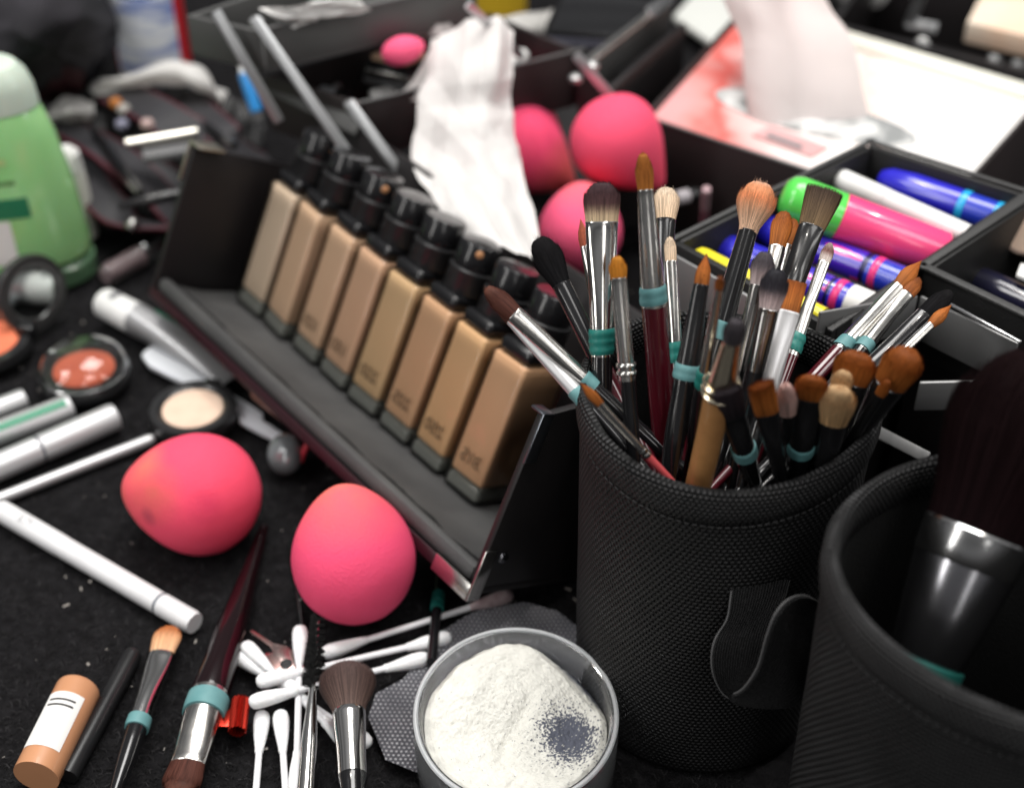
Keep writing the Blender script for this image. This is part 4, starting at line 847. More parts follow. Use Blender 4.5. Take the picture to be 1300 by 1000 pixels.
# ------------------------------------------------------------------ cloths and papers
def sheet(rows, nu=40, nv=40, amp=.004, fr=(30, 30), seed=0, fold=(0, 0), fine=.25, facets=0):
    """cloth through rows of world points (each row the same length), smoothly interpolated and crumpled"""
    cols = [smooth_path([Vector(p) for p in r], max(1, nu//(len(r)-1))) for r in rows]
    full = list(zip(*[smooth_path([c[i] for c in cols], max(1, nv//(len(cols)-1))) for i in range(len(cols[0]))]))
    out = []
    H = len(full); Wd = len(full[0]); rf = random.Random(seed*17+5)
    dirs = [(PI*((k*.382+.17+rf.uniform(-.05, .05)) % 1), rf.uniform(.9, 1.7)*(1+k*.34), rf.random(), 1/(1+k*.55)) for k in range(facets)]
    for j, row in enumerate(full):
        o_ = []
        for i, p in enumerate(row):
            a = full[min(j+1, H-1)][i]-full[max(j-1, 0)][i]; b = row[min(i+1, Wd-1)]-row[max(i-1, 0)]; n = a.cross(b); n = n.normalized() if n.length > 1e-9 else Vector((0, 0, 1))
            u, v = i/(Wd-1), j/(H-1); q = Vector((u*fr[0]/10, v*fr[1]/10, seed*3.1))
            rdg = lambda x: 1-2*abs(x)
            d = amp*(rdg(noise.noise(q*1.3))*.5+rdg(noise.noise(q*2.9+Vector((7, 2, 0))))*.3+fine*noise.noise(q*8))+fold[0]*math.sin(u*fold[1]+2*noise.noise(q*.7))
            if facets:
                d = fold[0]*math.sin(u*fold[1]+2*noise.noise(q*.7)); wp_ = .22*noise.noise(q*1.1+Vector((0, 0, 9))); asp = fr[1]/fr[0]
                for an, f_q, ph, wt_ in dirs:
                    x_ = (u*math.cos(an)+v*asp*math.sin(an))*f_q+ph+wp_*(1+.3*f_q); tr = abs((x_ % 1)-.5)*4-1
                    d += amp*.55*wt_*tr*(.35+.9*abs(noise.noise(q*.9+Vector((ph*9, f_q, 1)))*1.6))
            o_.append(p+n*d)
        out.append(o_)
    return MB().grid(out)
tis = translucent(M('tissue_paper', (.80,.78,.765), .9, bump=(350,.3,.0006), spec=.1), .25)
def centre(mb):
    c = sum((Vector(v) for v in mb.v), Vector())/len(mb.v); zmin = min(v[2] for v in mb.v); b = Vector((c.x, c.y, zmin)); mb.v = [tuple(Vector(v)-b) for v in mb.v]; return T(*b)
def cloth_thing(name, mb, m, label, cat, group=None):
    X = centre(mb); o = mb.build(name, m, None, X, smooth=0); return tag(o, label, cat, group)
rows = [[gy(548,52,.600), gy(590,34,.606), gy(628,24,.606), gy(652,38,.600)], [gy(542,92,.585), gy(585,86,.572), gy(625,80,.572), gy(655,92,.580)], [gy(534,140,.568), gy(575,142,.556), gy(620,138,.556), gy(655,140,.566)],
        [gy(523,202,.545), gy(575,196,.535), gy(622,196,.534), gy(658,196,.545)], [gy(538,236,.515), gy(590,246,.505), gy(630,250,.502), gy(668,248,.512)], [gy(572,268,.490), gy(610,284,.482), gy(645,292,.476), gy(682,300,.480)], [gy(612,306,.468), gy(645,318,.46), gy(668,328,.455), gy(692,334,.452)]]
mb = sheet(rows, 96, 150, .0044, (14, 20), 8, (.0, 5), facets=7)
rows = [[gy(552,55,.598), gy(590,52,.596)], [gy(520,108,.588), gy(560,100,.584)], [gy(494,128,.585), gy(545,128,.58)]]
flap = sheet(rows, 24, 28, .003, (12, 14), 4, facets=5); mb.add(flap.v, flap.f)
cloth_thing('tissue', mb, tis, 'crumpled white tissue hanging over the tray behind the foundation bottles', 'tissue')
def draped(pxz, **k): return sheet([[gz(x, y, z) for (x, y, z) in r] for r in pxz], **k)
wt = translucent(M('white_tissue', (.82,.81,.79), .85, bump=(400,.2,.0005)), .35)
cloth_thing('tissue', draped([[(112,112,.02),(160,88,.035),(215,74,.04),(255,92,.035),(288,118,.02)],[(118,118,.03),(165,100,.048),(218,90,.05),(258,106,.045),(284,128,.03)],[(128,122,.022),(175,112,.03),(222,108,.032),(262,122,.028),(280,134,.02)]], nu=60, nv=40, amp=.006, fr=(26,12), seed=2, facets=8), wt, 'long crumpled white tissue lying across the brush belt', 'tissue')
cloth_thing('tissue', draped([[(62,138,.02),(90,126,.03),(118,128,.02)],[(60,150,.028),(90,142,.038),(120,142,.03)],[(66,158,.012),(92,155,.02),(114,152,.014)]], nu=30, nv=24, amp=.004, fr=(14,14), seed=3, facets=6), wt, 'small white paper scrap between the green bottle and the belt', 'tissue')
bagm = M('bag_cloth', (.012,.011,.014), .85, bump=(600,.5,.0006), var=(20, (.022,.02,.026)))
X0 = T(*gz(60, 110, 0)); t = thing('cloth_bag', 'black cloth bag with a dark red lining slumped in the back left corner', 'bag', X0)
mb = draped([[(-60,-50,.02),(0,-60,.09),(70,-60,.09),(150,-50,.03)],[(-50,0,.05),(10,0,.10),(80,0,.10),(148,5,.04)],[(-40,60,.06),(10,50,.09),(80,50,.085),(140,55,.04)],[(-30,105,.04),(15,84,.07),(72,72,.07),(132,82,.03)],[(-30,135,.0),(25,112,.03),(60,104,.035),(118,108,.0)]], nu=60, nv=60, amp=.008, fr=(16,16), seed=6, fine=.08)
mb.v = [tuple(X0.inverted() @ Vector(v)) for v in mb.v]; mb.build('cloth', bagm, t, X0, smooth=0)
mb = draped([[(24,98,.058),(60,78,.064),(105,84,.052)],[(28,116,.035),(62,108,.036),(104,104,.034)],[(40,126,.01),(66,128,.008),(100,118,.01)]], nu=24, nv=24, amp=.004, fr=(20,20), seed=8)
mb.v = [tuple(X0.inverted() @ Vector(v)) for v in mb.v]; mb.build('lining', M('dark_red_lining', (.06,.008,.014), .7), t, X0, smooth=0)

# ------------------------------------------------------------------ brush belt with burgundy piping
Xb = T(*gz(190, 230, 0)); t = thing('brush_belt', 'black brush belt with burgundy piping and a silver buckle heaped behind the bottles', 'belt', Xb); ib = Xb.inverted()
beltm = M('belt_fabric', (.026,.025,.029), .6, bump=(700,.4,.0005), var=(40, (.04,.039,.044))); pipm = M('burgundy_piping', (.075,.011,.02), .55)
mb = draped([[(70,150,.004),(140,120,.018),(220,120,.022),(330,150,.01)],[(90,190,.004),(150,170,.016),(230,165,.022),(330,190,.008)],[(110,240,.002),(165,225,.01),(235,210,.012),(310,215,.004)],[(130,300,.0),(180,290,.002),(240,280,.002),(300,255,.0)]], nu=60, nv=60, amp=.012, fr=(60,60), seed=12)
mb.v = [tuple(ib @ Vector(v)) for v in mb.v]; mb.build('pouch', M('pouch_black', (.010,.010,.011), .5, bump=(500,.4,.0006)), t, Xb, smooth=0)
def strap(pts, wd, tilt=(0, 0, 1)):
    P = smooth_path([gz(*p) for p in pts], 10); L1, L2, rows = [], [], []
    for k, p in enumerate(P):
        d = (P[min(k+1, len(P)-1)]-P[max(k-1, 0)]).normalized(); s = d.cross(Vector(tilt)).normalized(); nn = s.cross(d)
        a, b = p+s*wd/2, p-s*wd/2; L1.append(ib @ a); L2.append(ib @ b)
        rows.append([ib @ (a+nn*.0009), ib @ (p+nn*.0015), ib @ (b+nn*.0009), ib @ (b-nn*.0009), ib @ (p-nn*.0009), ib @ (a-nn*.0009)])
    s_ = MB().grid(rows, closed=True).build('strap', beltm, t, Xb, smooth=60)
    for Q in (L1, L2): MB().tube(Q, .0012, 8).build('piping', pipm, s_, Xb)
strap([(72,158,.022),(112,176,.030),(150,200,.032),(190,235,.024),(225,275,.010)], .021, (.2,.1,1))
strap([(150,118,.035),(195,140,.042),(225,160,.040),(262,178,.034),(318,205,.018)], .020, (.1,-.3,1))
strap([(88,188,.014),(112,225,.020),(140,262,.020),(175,284,.014),(240,288,.006)], .017, (-.3,.2,1))
strap([(240,130,.030),(272,160,.036),(300,185,.030),(345,210,.012)], .018, (.1,-.2,1))
strap([(170,205,.026),(205,220,.022),(245,245,.014),(262,262,.006)], .014, (.2,-.3,1))
for p0, p1 in (((118,165),(168,232)), ((228,140),(286,178)), ((150,262),(236,244))):
    a, b = gz(*p0, .036), gz(*p1, .038); MB().tube([ib @ a.lerp(b, q/8) for q in range(9)], [.0014+.0012*math.sin(PI*q/8)+.0004 for q in range(9)], 12).build('brush_handle', black_gloss, t, Xb); MB().tube([ib @ b, ib @ b.lerp(a, -.18)], [.0026, .0022], 12).build('brush_ferrule', silver, t, Xb)
bk = [gz(160,183,.045), gz(250,168,.045)]; MB().tube([ib @ bk[0], ib @ bk[0].lerp(bk[1], .5), ib @ bk[1]], .0027, 10).build('buckle', M('buckle_metal', (.72,.69,.62), .3, 1), t, Xb)
q = flatframe(gz(215,192,.040), bk[1]-bk[0]); MB().box((-.013,-.006,-.002), (.013,.006,.002), .0008).build('slider', M('slider_grey', (.16,.16,.165), .45, bump=(900,.4,.0005)), t, Xb @ ib @ q)
for (p, z, m) in (((147,131),.04,M('orange_bit',(.45,.16,.03),.4)), ((157,139),.04,M('grey_bit',(.4,.38,.35),.4)), ((187,158),.042,M('pink_bit',(.5,.36,.34),.4)), ((168,284),.022,silver), ((155,158),.036,M('lilac_bit',(.25,.25,.33),.4))):
    MB().lathe([(0,-.003), (.0028,-.002), (.0036,0), (.0028,.002), (0,.003)], 20, close=False).build('stud', m, t, T(*gz(*p, z)))

# ------------------------------------------------------------------ train case: cantilever trays, arms and body
Xc = T(*gz(560, 150, 0)); ic = Xc.inverted(); tcase = thing('train_case', 'black make-up case with tiered cantilever trays opened on silver arms', 'make-up case', Xc)
def tray_mb(mb, P, h, th=.0022, floor=True):
    """open tray under four rim points"""
    P = [Vector(p) for p in P]; c = sum(P, Vector())/4
    for k in range(4):
        a, b = P[k], P[(k+1) % 4]; n = Vector((0, 0, 1)).cross(b-a).normalized()
        if n.dot(c-a) < 0: n = -n
        d = (b-a).normalized()*(.0002 if k % 2 else th+.0001); n2 = n*th; dz = Vector((0, 0, h))
        a2, b2 = a+d, b-d
        mb.hexa([a2-dz, b2-dz, b2+n2-dz, a2+n2-dz], [a2, b2, b2+n2, a2+n2], .0005)
    if floor:
        q = [p.lerp(c, .02)-Vector((0, 0, h-.0005)) for p in P]; mb.hexa([p-Vector((0, 0, .002)) for p in q], q, 0)
    return mb
def loc(mb, inv): mb.v = [tuple(inv @ Vector(v)) for v in mb.v]; return mb
TA = [gz(328,40,.125), gz(606,-22,.125), gz(510,-70,.125), gz(236,20,.125)]; TB = [gz(455,132,.09), gz(738,64,.09), gz(620,16,.09), gz(335,96,.09)]
ta = loc(tray_mb(MB(), TA, .0175), ic).build('tray', case_grey, tcase, Xc); tb = loc(tray_mb(MB(), TB, .027), ic).build('tray', M('case_brown', (.020,.015,.015), .5, bump=(1200,.3,.0003), var=(12, (.028,.02,.021))), tcase, Xc)
def bar(a, b, wd=.0045, th=.0016, m=None, name='arm', parent=None, inv=ic, XX=Xc):
    a, b = Vector(a), Vector(b); q = flatframe(a, b-a, (0, 0, 1) if 'rim' in name else CAM-a); L = (b-a).length
    MB().box((-.002,-wd/2,-th/2), (L+.002,wd/2,th/2), .0006).build(name, m or M('arm_steel', (.52,.53,.54), .34, .8), parent or tcase, q)
for p, z, q, z2 in (((277,20),.132,(352,150),.088), ((326,28),.134,(448,204),.08), ((446,134),.098,(520,236),.066), ((734,74),.098,(790,140),.072)): bar(gz(*p, z), gz(*q, z2))
bar(gz(346,108,.085), gz(452,160,.08), .008, .0016, case_grey); bar(gz(596,8,.128), gz(660,70,.09), .004)
for p, z in (((326,28),.131), ((446,134),.096), ((731,100),.088), ((752,84),.092)):
    MB().lathe([(.0032,-.001), (.0032,.001), (.0018,.0022), (0,.0024)], 20, close=False).build('rivet', M('rivet_steel', (.42,.42,.42), .42, .9), tcase, T(*gz(*p, z)))
for P in (TA, TB):
    a, b = P[0], P[1]; bar(a+Vector((0,-.0004,.0006)), b+Vector((0,-.0004,.0006)), .0014, .0012, M('trim_grey', (.13,.13,.13), .4), 'rim_trim')
# black floor slab and side plates of the body
q = [gz(500,262,.0), gz(690,350,.0), gz(960,262,.0), gz(760,110,.0)]
loc(MB().hexa(q, [p+Vector((0, 0, .019)) for p in q], .001), ic).build('body', M('case_inside', (.010,.009,.010), .7, bump=(600,.4,.0005)), tcase, Xc)
def plate(a, b, h, th, m, name, parent, inv, XX):
    a, b = Vector(a), Vector(b); n = Vector((0, 0, 1)).cross(b-a).normalized()*th; dz = Vector((0, 0, h))
    return loc(MB().hexa([a-dz, b-dz, b+n-dz, a+n-dz], [a, b, b+n, a+n], .0005), inv).build(name, m, parent, XX)
plate(gz(742,78,.085), gz(852,-4,.085), .020, .002, case_grey, 'end_panel', tcase, ic, Xc); plate(gz(778,112,.075), gz(872,30,.075), .034, .003, case_black, 'end_panel', tcase, ic, Xc)
bar(gz(748,80,.0865), gz(852,-2,.0865), .0026, .0016, silver, 'rim_trim'); bar(gz(826,16,.088), gz(850,-3,.088), .006, .002, M('bright_steel', (.8,.8,.8), .25, 1), 'catch')
plate(gz(735,70,.09), gz(800,150,.06), .03, .002, M('case_brown'), 'side_panel', tcase, ic, Xc)
# things in the trays
def slab(name, label, cat, P, z, h, m, group=None, bev=.0008):
    Q = [gz(*p, z) for p in P]; c = sum(Q, Vector())/4; X = T(c.x, c.y, z-h); b = [X.inverted() @ (p-Vector((0, 0, h))) for p in Q]; tt = [X.inverted() @ p for p in Q]
    o = MB().hexa(b, tt, bev).build(name, m, None, X); return tag(o, label, cat, group)
def palette(label, P, z, h, m, group=None):
    Q = [gz(*p, z) for p in P]; c = sum(Q, Vector())/4; X = T(c.x, c.y, z-h); iv = X.inverted(); t = thing('palette', label, 'palette', X, group)
    up = Vector((0, 0, 1))
    MB().hexa([iv @ (p-up*h) for p in Q], [iv @ (p-up*h*.45) for p in Q], .0006).build('base', m, t, X); MB().hexa([iv @ (p.lerp(c, .01)-up*h*.42) for p in Q], [iv @ p.lerp(c, .01) for p in Q], .0006).build('lid', black_gloss, t, X)
palette('black closed palette lowest of the stack in the lower tray', [(455,96),(520,112),(556,90),(486,76)], .078, .006, silver, 'palettes in the lower tray')
palette('black closed palette in the middle of the stack in the lower tray', [(460,90),(522,104),(552,84),(492,70)], .086, .006, M('grey_palette', (.30,.30,.31), .25, .6), 'palettes in the lower tray')
palette('shiny black palette on top of the stack in the lower tray', [(462,80),(520,92),(548,76),(492,64)], .094, .006, silver, 'palettes in the lower tray')
slab('wooden_sleeve', 'tan wooden strip on top of the stacked palettes', 'box', [(470,68),(516,76),(540,66),(496,58)], .1, .0035, M('tan_card', (.5,.33,.22), .6))
sponge('small pink sponge lying on top of the stacked palettes in the tray', gz(512, 64, .105), (.8, .3, .1), .006, .010, sm3, .2, 9)
for k, (p, q, z, m, lab) in enumerate((((392,100),(430,112),.075,satin,'silver lipstick tube lying at the left end of the lower tray'), ((402,112),(448,124),.076,M('pale_tube',(.6,.62,.66),.3,.3),'pale tube lying in front of the silver lipstick in the tray'), ((470,122),(500,116),.078,white_plastic,'short white tube at the front wall of the lower tray'), ((640,92),(664,70),.085,white_plastic,'small white pot standing right of the hanging tissue'))):
    rod('lipstick_tube' if k < 3 else 'white_pot', lab, 'cosmetic tube' if k < 3 else 'pot', p, q, (12, 12, 15, 18)[k], [('body', m, cyl(0,.55,.95)), ('cap', m if k != 1 else black_gloss, cyl(.555,1))], z=z)
cloth_thing('paper_sheet', draped([[(330,10,.132),(380,4,.135),(450,-6,.134)],[(350,24,.128),(400,16,.130),(460,4,.130)],[(372,32,.124),(418,22,.126),(470,10,.126)]], nu=24, nv=20, amp=.003, fr=(20,20), seed=21), paper, 'white paper lying in the upper tray', 'paper')
cloth_thing('tissue', draped([[(528,40,.10),(560,30,.11),(590,28,.1)],[(530,52,.095),(556,46,.105),(585,44,.1)]], nu=20, nv=16, amp=.003, fr=(20,20), seed=22), tis, 'white tissue end lying in the lower tray left of the hanging tissue', 'tissue')
rod('blue_pen', 'bright blue pen standing behind the left tray arm', 'pen', (326,142), (306,82), 15, [('barrel', M('blue_plastic', (.03,.28,.70), .3, coat=.4), cyl(0,.8)), ('tip', white_plastic, [(.8,.7), (1,.4)])], z=.035, z1=.055)
X = T(*gz(630, 26, 0)); t = thing('yellow_tub', 'yellow tub standing behind the trays at the top of the picture', 'tub', X)
MB().lathe([(.017,0), (.019,.001), (.0205,.036), (.019,.037)], 36).build('body', M('yellow_plastic', (.72,.47,.03), .4), t, X); MB().lathe([(.0195,.0372), (.0212,.038), (.0212,.046), (.020,.047)], 36).build('lid', M('yellow_lid', (.74,.52,.06), .4), t, X)
cloth_thing('paper_sheet', draped([[(600,32,.07),(640,26,.08),(700,14,.07)],[(612,46,.072),(652,42,.082),(690,36,.07)],[(640,58,.066),(662,56,.07),(680,50,.066)]], nu=20, nv=20, amp=.003, fr=(20,20), seed=24), M('grey_paper', (.45,.44,.42), .7), 'grey white paper behind the hanging tissue', 'paper')
palette('lilac grey flat palette lying behind the right tray panel', [(695,40),(800,48),(850,5),(720,-20)], .05, .008, M('lilac_grey', (.13,.13,.17), .4))
slab('white_card', 'blank white card lying left of the tissue box', 'card', [(855,20),(905,55),(965,0),(900,-30)], .012, .004, M('white_card', (.62,.63,.60), .5))
# support for the raised sponge, small odds and ends in the case body
q = gz(790, 200, .05); t = thing('black_pot', 'black pot under the uppermost sponge in the case', 'pot', T(q.x, q.y, .019)); MB().lathe([(.013,0), (.0135,.001), (.0135,.022), (.012,.0225)], 32).build('body', black_matte, t, T(q.x, q.y, .019)); MB().lathe([(.0138,.0228), (.0142,.0235), (.0142,.0288), (.013,.0295)], 32).build('lid', black_plastic, t, T(q.x, q.y, .019))
rod('lip_gloss', 'short mauve stick leaning in the dark gap right of the pink sponge', 'cosmetic tube', (892,300), (897,240), 10, [('tube', M('mauve_plastic', (.25,.10,.13), .4), cyl(0,.6)), ('cap', M('pale_mauve', (.4,.26,.28), .4), cyl(.61,1,1.05))], z=.03, z1=.065)
rod('lip_gloss', 'pale grey capped tube beside the mauve stick right of the sponge', 'cosmetic tube', (858,252), (884,246), 18, [('tube', M('pale_grey_plastic', (.4,.38,.4), .35), cyl(0,.6)), ('cap', black_gloss, cyl(.61,1))], z=.045)

# ------------------------------------------------------------------ tissue box in its black tray
ZT = .066; L_, F_, R_, K_ = [gz(*p, ZT) for p in ((815,148),(1195,273),(1330,120),(945,6))]
Xt = T(*((L_+F_+R_+K_)/4-Vector((0, 0, ZT)))); it = Xt.inverted(); t = thing('tissue_tray', 'black open tray that holds the pink tissue box', 'tray', Xt)
loc(tray_mb(MB(), [L_, F_, R_, K_], ZT-.001, .002), it).build('tray', M('case_brown'), t, Xt)
bar(L_+Vector((0, 0, .0006)), F_+Vector((0, 0, .0006)), .0016, .0012, M('trim_grey'), 'rim_trim', t)
cR = (L_+F_+R_+K_)/4; ins = [p.lerp(cR, .035) for p in (L_, F_, R_, K_)]
ex = (F_-L_).normalized(); ey = (K_-L_).normalized(); Xbx = flatframe(Vector((L_.x, L_.y, .003)), ex); ibx = Xbx.inverted()
tbx = thing('tissue_box', 'pink and white printed tissue box with a tissue pulled up through its slot', 'tissue box', Xbx)
tm_ = M('tissue_box_print', (.8,.78,.76), .45); nt = tm_.node_tree; N, LK, I = nodes(tm_)
tc = N.new('ShaderNodeTexCoord'); sp = N.new('ShaderNodeSeparateXYZ'); LK.new(tc.outputs['Object'], sp.inputs[0]); nz = N.new('ShaderNodeTexNoise'); nz.inputs['Scale'].default_value = 26; nz.inputs['Detail'].default_value = 3; LK.new(tc.outputs['Object'], nz.inputs[0])
Lx = (F_-L_).length; Ly = (K_-L_).length
g = math_node(nt, 'ADD', math_node(nt, 'MULTIPLY', sp.outputs[0], 1/Lx), math_node(nt, 'MULTIPLY_ADD', sp.outputs[1], .35/Ly, math_node(nt, 'MULTIPLY_ADD', nz.outputs['Fac'], .5, -.25)))
rp = N.new('ShaderNodeValToRGB'); e = rp.color_ramp.elements; e[0].position = .04; e[0].color = (.78,.36,.36,1); e[1].position = .62; e[1].color = (.86,.83,.80,1)
for pos, colr in ((.14,(.72,.30,.28,1)), (.22,(.74,.13,.11,1)), (.29,(.78,.42,.40,1)), (.42,(.80,.62,.60,1)), (.75,(.84,.68,.62,1)), (.82,(.86,.84,.82,1))): q_ = e.new(pos); q_.color = colr
LK.new(g, rp.inputs[0]); LK.new(rp.outputs[0], I['Base Color'])
loc(MB().hexa([Vector((p.x, p.y, .003)) for p in ins], [Vector((p.x, p.y, ZT-.002)) for p in ins], .0008), ibx).build('box', tm_, tbx, Xbx)
cr = [K_.lerp(R_, .02), K_.lerp(R_, .98)]; inn = (L_-K_).normalized()
a, b = cr; th = inn*.010; loc(MB().hexa([a+Vector((0, 0, -.0022))+inn*.003, b+Vector((0, 0, -.0022))+inn*.003, b+th+Vector((0, 0, -.0022)), a+th+Vector((0, 0, -.0022))], [a+Vector((0, 0, .004))+inn*.003, b+Vector((0, 0, .004))+inn*.003, b+th+Vector((0, 0, .0002)), a+th+Vector((0, 0, .0002))], .0006), ibx).build('cream_edge', M('cream_card', (.70,.69,.61), .5), tbx, Xbx)
slc = gz(1032, 148, ZT-.0015); XS = flatframe(slc, gz(1160,180,ZT)-gz(905,117,ZT)); rs = (gz(1160,180,ZT)-gz(905,117,ZT)).length/2
loft(MB(), [(-.0003, rs, rs*.34), (.0004, rs, rs*.34)], 48).build('slot_film', M('slot_film', (.30,.31,.31), .15, coat=.6, var=(60, (.75,.75,.74), .45, .6)), tbx, XS)
st_ = [gz(*p, ZT-.0014) for p in ((955,172),(1030,200),(1052,188),(978,160))]
loc(MB().hexa(st_, [p+Vector((0, 0, .0005)) for p in st_], 0), ibx).build('printed_panel', M('dusty_pink_print', (.62,.36,.36), .5), tbx, Xbx)
st_ = [gz(*p, ZT-.0008) for p in ((972,174),(1016,190),(1020,186),(976,170))]
loc(MB().hexa(st_, [p+Vector((0, 0, .0004)) for p in st_], 0), ibx).build('printed_line', print_grey, tbx, Xbx)
yb = slc.y
rows = [[gy(905,-60,yb+.068), gy(950,-60,yb+.062), gy(1000,-60,yb+.066), gy(1030,-60,yb+.070)], [gy(918,0,yb+.044), gy(960,0,yb+.034), gy(1005,0,yb+.044), gy(1046,0,yb+.046)], [gy(940,50,yb+.026), gy(980,52,yb+.020), gy(1030,52,yb+.022), gy(1076,50,yb+.026)], [gy(945,110,yb+.010), gy(990,115,yb+.002), gy(1045,112,yb+.004), gy(1090,112,yb+.010)], [gy(952,152,yb+.001), gy(1000,172,yb-.010), gy(1050,174,yb-.010), gy(1104,168,yb-.001)]]
cloth_thing('tissue', sheet(rows, 60, 72, .0020, (10,12), 31, (.0030, 7.5), facets=5), translucent(M('rosy_tissue', (.72,.655,.645), .9, bump=(250,.2,.0006), spec=.1), .3), 'pinkish white tissue standing up out of the tissue box', 'tissue')

# ------------------------------------------------------------------ organiser trays with pens and mascaras
ZO = .11; XO = T(*gz(1090, 290, 0)); iO = XO.inverted(); org = thing('organiser_tray', 'black and aluminium tray filled with coloured mascaras and markers', 'tray', XO)
A_, B_2, C_, D_ = [gz(*p, ZO) for p in ((852,307),(1105,182),(1306,246),(1057,419))]
loc(tray_mb(MB(), [A_, B_2, C_, D_], .034, .0028), iO).build('tray', M('organiser_black', (.010,.0098,.010), .5, bump=(1400,.5,.0004), var=(30, (.018,.018,.018))), org, XO)
base_q = [p.lerp((A_+B_2+C_+D_)/4, .06) for p in (A_, B_2, C_, D_)]
loc(MB().hexa([Vector((p.x, p.y, 0)) for p in base_q], [Vector((p.x, p.y, ZO-.0365)) for p in base_q], .001), iO).build('base', case_black, org, XO)
plate(A_+Vector((0,-.0012,-.0030)), D_+Vector((0,-.0012,-.0030)), .022, -.0014, alu, 'front_panel', org, iO, XO)
for a, b in ((A_, B_2), (B_2, C_), (D_, C_)): bar(a+Vector((0, 0, .0008)), b+Vector((0, 0, .0008)), .0022, .0010, M('worn_edge', (.05,.05,.05), .5, bump=(900,.8,.0006)), 'rim_trim', org)
MB().lathe([(.0030,-.001), (.003,.001), (.0016,.002), (0,.0022)], 20, close=False).build('rivet', M('rivet_steel'), org, frame(gz(1127,206,.100), CAM-gz(1127,206,.100), (0,0,1)))
MB().lathe([(.0030,-.001), (.003,.001), (.0016,.002), (0,.0022)], 20, close=False).build('rivet', M('rivet_steel'), org, frame(gz(1262,252,.103), CAM-gz(1262,252,.103), (0,0,1)))
zf = ZO-.0335
def pl_(name, c, **k): return M(name, c, k.pop('rough', .22), coat=.5, bump=(90,.04,.0005), **k)
blue = pl_('ultramarine_plastic', (.025,.022,.50)); blue2 = pl_('cobalt_plastic', (.02,.045,.48)); pinkp = pl_('pink_plastic', (.90,.07,.22)); greenp = pl_('lime_plastic', (.10,.62,.09)); yel = pl_('lemon_plastic', (.82,.70,.03)); cyan = pl_('cyan_ring', (.02,.40,.75)); mag = pl_('magenta_ring', (.80,.04,.22))
G_ = 'mascaras and markers in the organiser'
rod('mascara_tube', 'thick mascara with a lime green cap and pink body', 'mascara', (992,246), (1198,324), 62, [('cap', greenp, [(0,.3), (.01,.62), (.04,.88), (.09,1), (.36,1)]), ('body', pinkp, [(.362,.98), (.37,1.0), (.985,1), (1,.9)])], z=ZO+.0045, z1=ZO-.012, group=G_)
rod('marker_pen', 'white marker lying between the pink mascara and the blue tube', 'marker', (1062,226), (1228,300), 30, [('cap', white_plastic, [(0,.5), (.02,.9), (.05,1), (.4,1)]), ('barrel', white_plastic, [(.402,.97), (1,.97)])], z=zf+.026, group=G_)
rod('pencil', 'yellow pencil lying along the white marker', 'pencil', (1078,246), (1222,312), 13, [('barrel', yel, cyl(0,1))], z=zf+.0235, group=G_)
rod('mascara_tube', 'glossy cobalt blue tube with two cyan rings at the back of the organiser', 'mascara', (1116,226), (1292,286), 42, [('cap', blue, [(0,.35), (.015,.6), (.08,.85), (.25,1), (.60,1)]), ('ring', cyan, [(.60,1.0), (.605,1.03), (.645,1.03), (.65,1)]), ('body', blue2, [(.65,.97), (.84,.97)]), ('ring', cyan, [(.84,.98), (.845,1.0), (.89,1.0), (.895,.97)]), ('end', blue, [(.895,.96), (1,.93)])], z=zf+.024, group=G_)
def pattern(name, c0, c1):
    m = M(name, c0, .22, coat=.5); nt = m.node_tree; N, LK, I = nodes(m); tc = N.new('ShaderNodeTexCoord'); nz = N.new('ShaderNodeTexNoise'); nz.inputs['Scale'].default_value = 170; nz.inputs['Detail'].default_value = 1
    mp = N.new('ShaderNodeMapping'); mp.inputs['Scale'].default_value = (1,1,.35); LK.new(tc.outputs['Object'], mp.inputs[0]); LK.new(mp.outputs[0], nz.inputs[0])
    rp = N.new('ShaderNodeValToRGB'); rp.color_ramp.interpolation = 'CONSTANT'; e = rp.color_ramp.elements; e[0].position = 0; e[0].color = (*c0, 1); e[1].position = .56; e[1].color = (*c1, 1); LK.new(nz.outputs[0], rp.inputs[0]); LK.new(rp.outputs[0], I['Base Color']); return m
patt = pattern('pink_splash_print', (.05,.02,.45), (.75,.04,.30))
rod('mascara_tube', 'blue mascara with pink splashes and a white sticker lowest in the organiser', 'mascara', (900,308), (1118,398), 44, [('cap', blue, [(0,.4), (.02,.75), (.07,.95), (.12,1), (.5,1)]), ('body', patt, [(.502,.96), (.72,.96)]), ('seam', M('navy_seam', (.01,.01,.08), .3), [(.72,.9), (.74,.9)]), ('ring', mag, [(.755,.98), (.76,1.02), (.79,1.02), (.795,.98)]), ('end', blue, [(.74,.97), (1,.97)]), ('sticker', paper, [(.83,.985), (.985,.985)])], z=zf+.0195, group=G_)
rod('mascara_tube', 'blue mascara with pink splashes and one pink ring below the pink one', 'mascara', (960,286), (1168,368), 42, [('cap', blue, [(0,.4), (.02,.75), (.07,.95), (.12,1), (.4,1)]), ('body', patt, [(.402,.97), (.68,.97)]), ('seam', M('navy_seam'), [(.68,.9), (.71,.9)]), ('ring', mag, [(.735,.98), (.74,1.02), (.77,1.02), (.775,.98)]), ('end', blue2, [(.71,.97), (1,.97)])], z=zf+.020, group=G_)
rod('marker_pen', 'yellow marker at the front panel of the organiser', 'marker', (884,321), (1046,402), 24, [('cap', yel, [(0,.5), (.03,.9), (.07,1), (.5,1)]), ('barrel', yel, [(.502,.97), (1,.97)])], z=zf+.028, group=G_)
